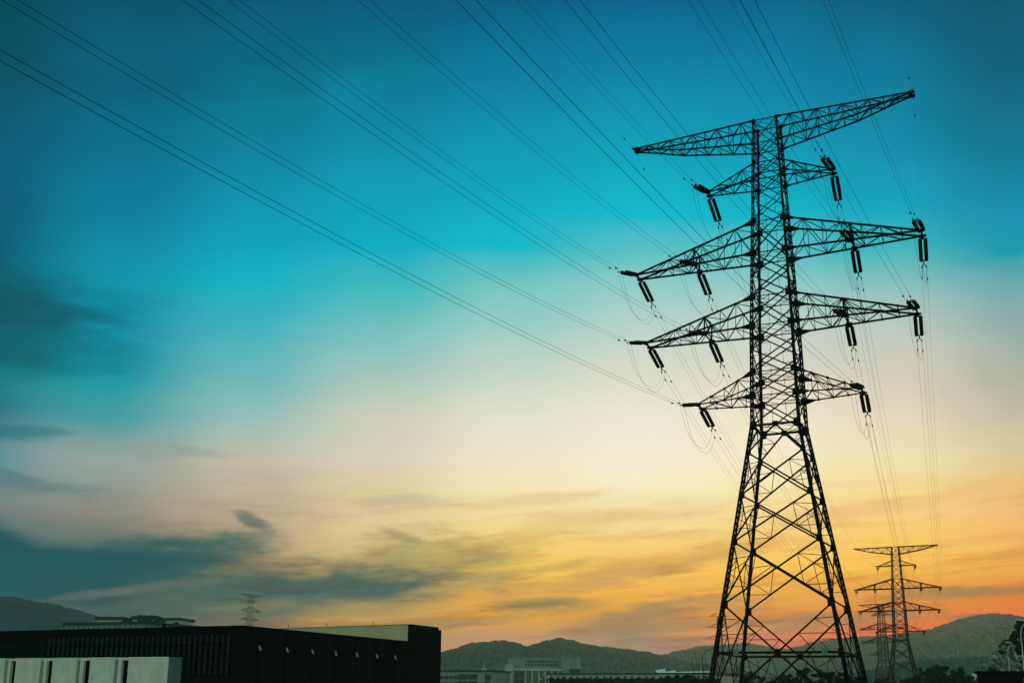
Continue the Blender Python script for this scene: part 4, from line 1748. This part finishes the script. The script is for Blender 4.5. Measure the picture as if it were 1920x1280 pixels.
# clipped hedge in front of the long hall
hp, hq = at_d(1030, 1272, 240), at_d(1350, 1273, 225)
hg = MB()
rnd = random.Random(77)
for i in range(16000):
    t = rnd.random()
    p = hp.lerp(hq, t)
    topz = p.z + .35 * mnoise.noise(Vector((t * 40, 0, 0))) + .15 * mnoise.noise(Vector((t * 160, 3, 0)))
    p = Vector((p.x, p.y + rnd.uniform(-1, 1), topz * (1 - rnd.random() ** 2 * .97))) - Vector((hp.x, hp.y, 0))
    u = Vector((rnd.gauss(0, 1), rnd.gauss(0, 1), rnd.gauss(0, .7))).normalized()
    x = u.cross(Vector((rnd.random(), rnd.random(), rnd.random() + .1))).normalized()
    s_ = .16 + rnd.random() * .2
    b_ = len(hg.v)
    hg.v += [tuple(p - u * s_), tuple(p + x * s_ * .6), tuple(p + u * s_), tuple(p - x * s_ * .6)]
    hg.f.append((b_, b_ + 1, b_ + 2, b_ + 3))
ho = hg.build('hedge', M['leaf_dark'])
ho.location = (hp.x, hp.y, 0)
tag(ho, 'long low dark hedge running along the front of the long hall', 'hedge')

# bare young tree in front of the left legs
p = at_d(1322, 1300, 85)
bt = thing('bare_tree', 'leafless young tree with thin upright twigs left of the large pylon', 'tree', (p.x, p.y, 0))
rnd = random.Random(5)
b = MB()
b.tube([(0, 0, -.1), (.02, 0, .5), (0, 0, 1.0)], [.09, .07, .05], 7)
b.build('trunk', M['bark'], bt)
b = MB()
kx = 85 / F
for tx, ty in ((1296, 1232), (1303, 1216), (1309, 1222), (1315, 1214), (1317, 1226), (1322, 1219), (1328, 1232), (1335, 1226), (1340, 1240), (1300, 1245), (1346, 1250), (1290, 1252)):
    q = at_d(tx, ty, 85 + rnd.uniform(-.8, .8)) - Vector((p.x, p.y, 0))
    s0 = Vector((0, 0, .7 + rnd.random() * .4))
    mid = s0.lerp(q, .45) + Vector((q.x * .18, rnd.uniform(-.1, .1), -.1))
    mid2 = s0.lerp(q, .75) + Vector((q.x * .10, rnd.uniform(-.1, .1), 0))
    b.tube([s0, mid, mid2, q], [.035, .024, .016, .006], 5)
    for k in range(5):
        t = rnd.uniform(.3, .95)
        s1 = s0.lerp(mid, t / .45) if t < .45 else mid.lerp(q, (t - .45) / .55)
        e1 = s1 + Vector((rnd.uniform(-.35, .35), rnd.uniform(-.3, .3), rnd.uniform(.3, .8)))
        b.tube([s1, s1.lerp(e1, .5) + Vector((0, 0, -.03)), e1], [.012, .009, .004], 4)
b.build('branches', M['bark'], bt)

# ------------------------------------------------------------------ haze
hz = MB()
hz.box((-2600, -500, -4), (5200, 0, 0), (0, 3600, 0), (0, 0, 196))
hm = bpy.data.materials.new('haze')
hm.use_nodes = True
ht = hm.node_tree
ht.nodes.clear()
pv = ht.nodes.new('ShaderNodeVolumePrincipled')
pv.inputs['Color'].default_value = (.66, .90, .86, 1)
pv.inputs['Density'].default_value = .00012
pv.inputs['Anisotropy'].default_value = .6
mo = ht.nodes.new('ShaderNodeOutputMaterial')
ht.links.new(pv.outputs[0], mo.inputs['Volume'])
haze = hz.build('haze', hm)
haze['kind'] = 'stuff'
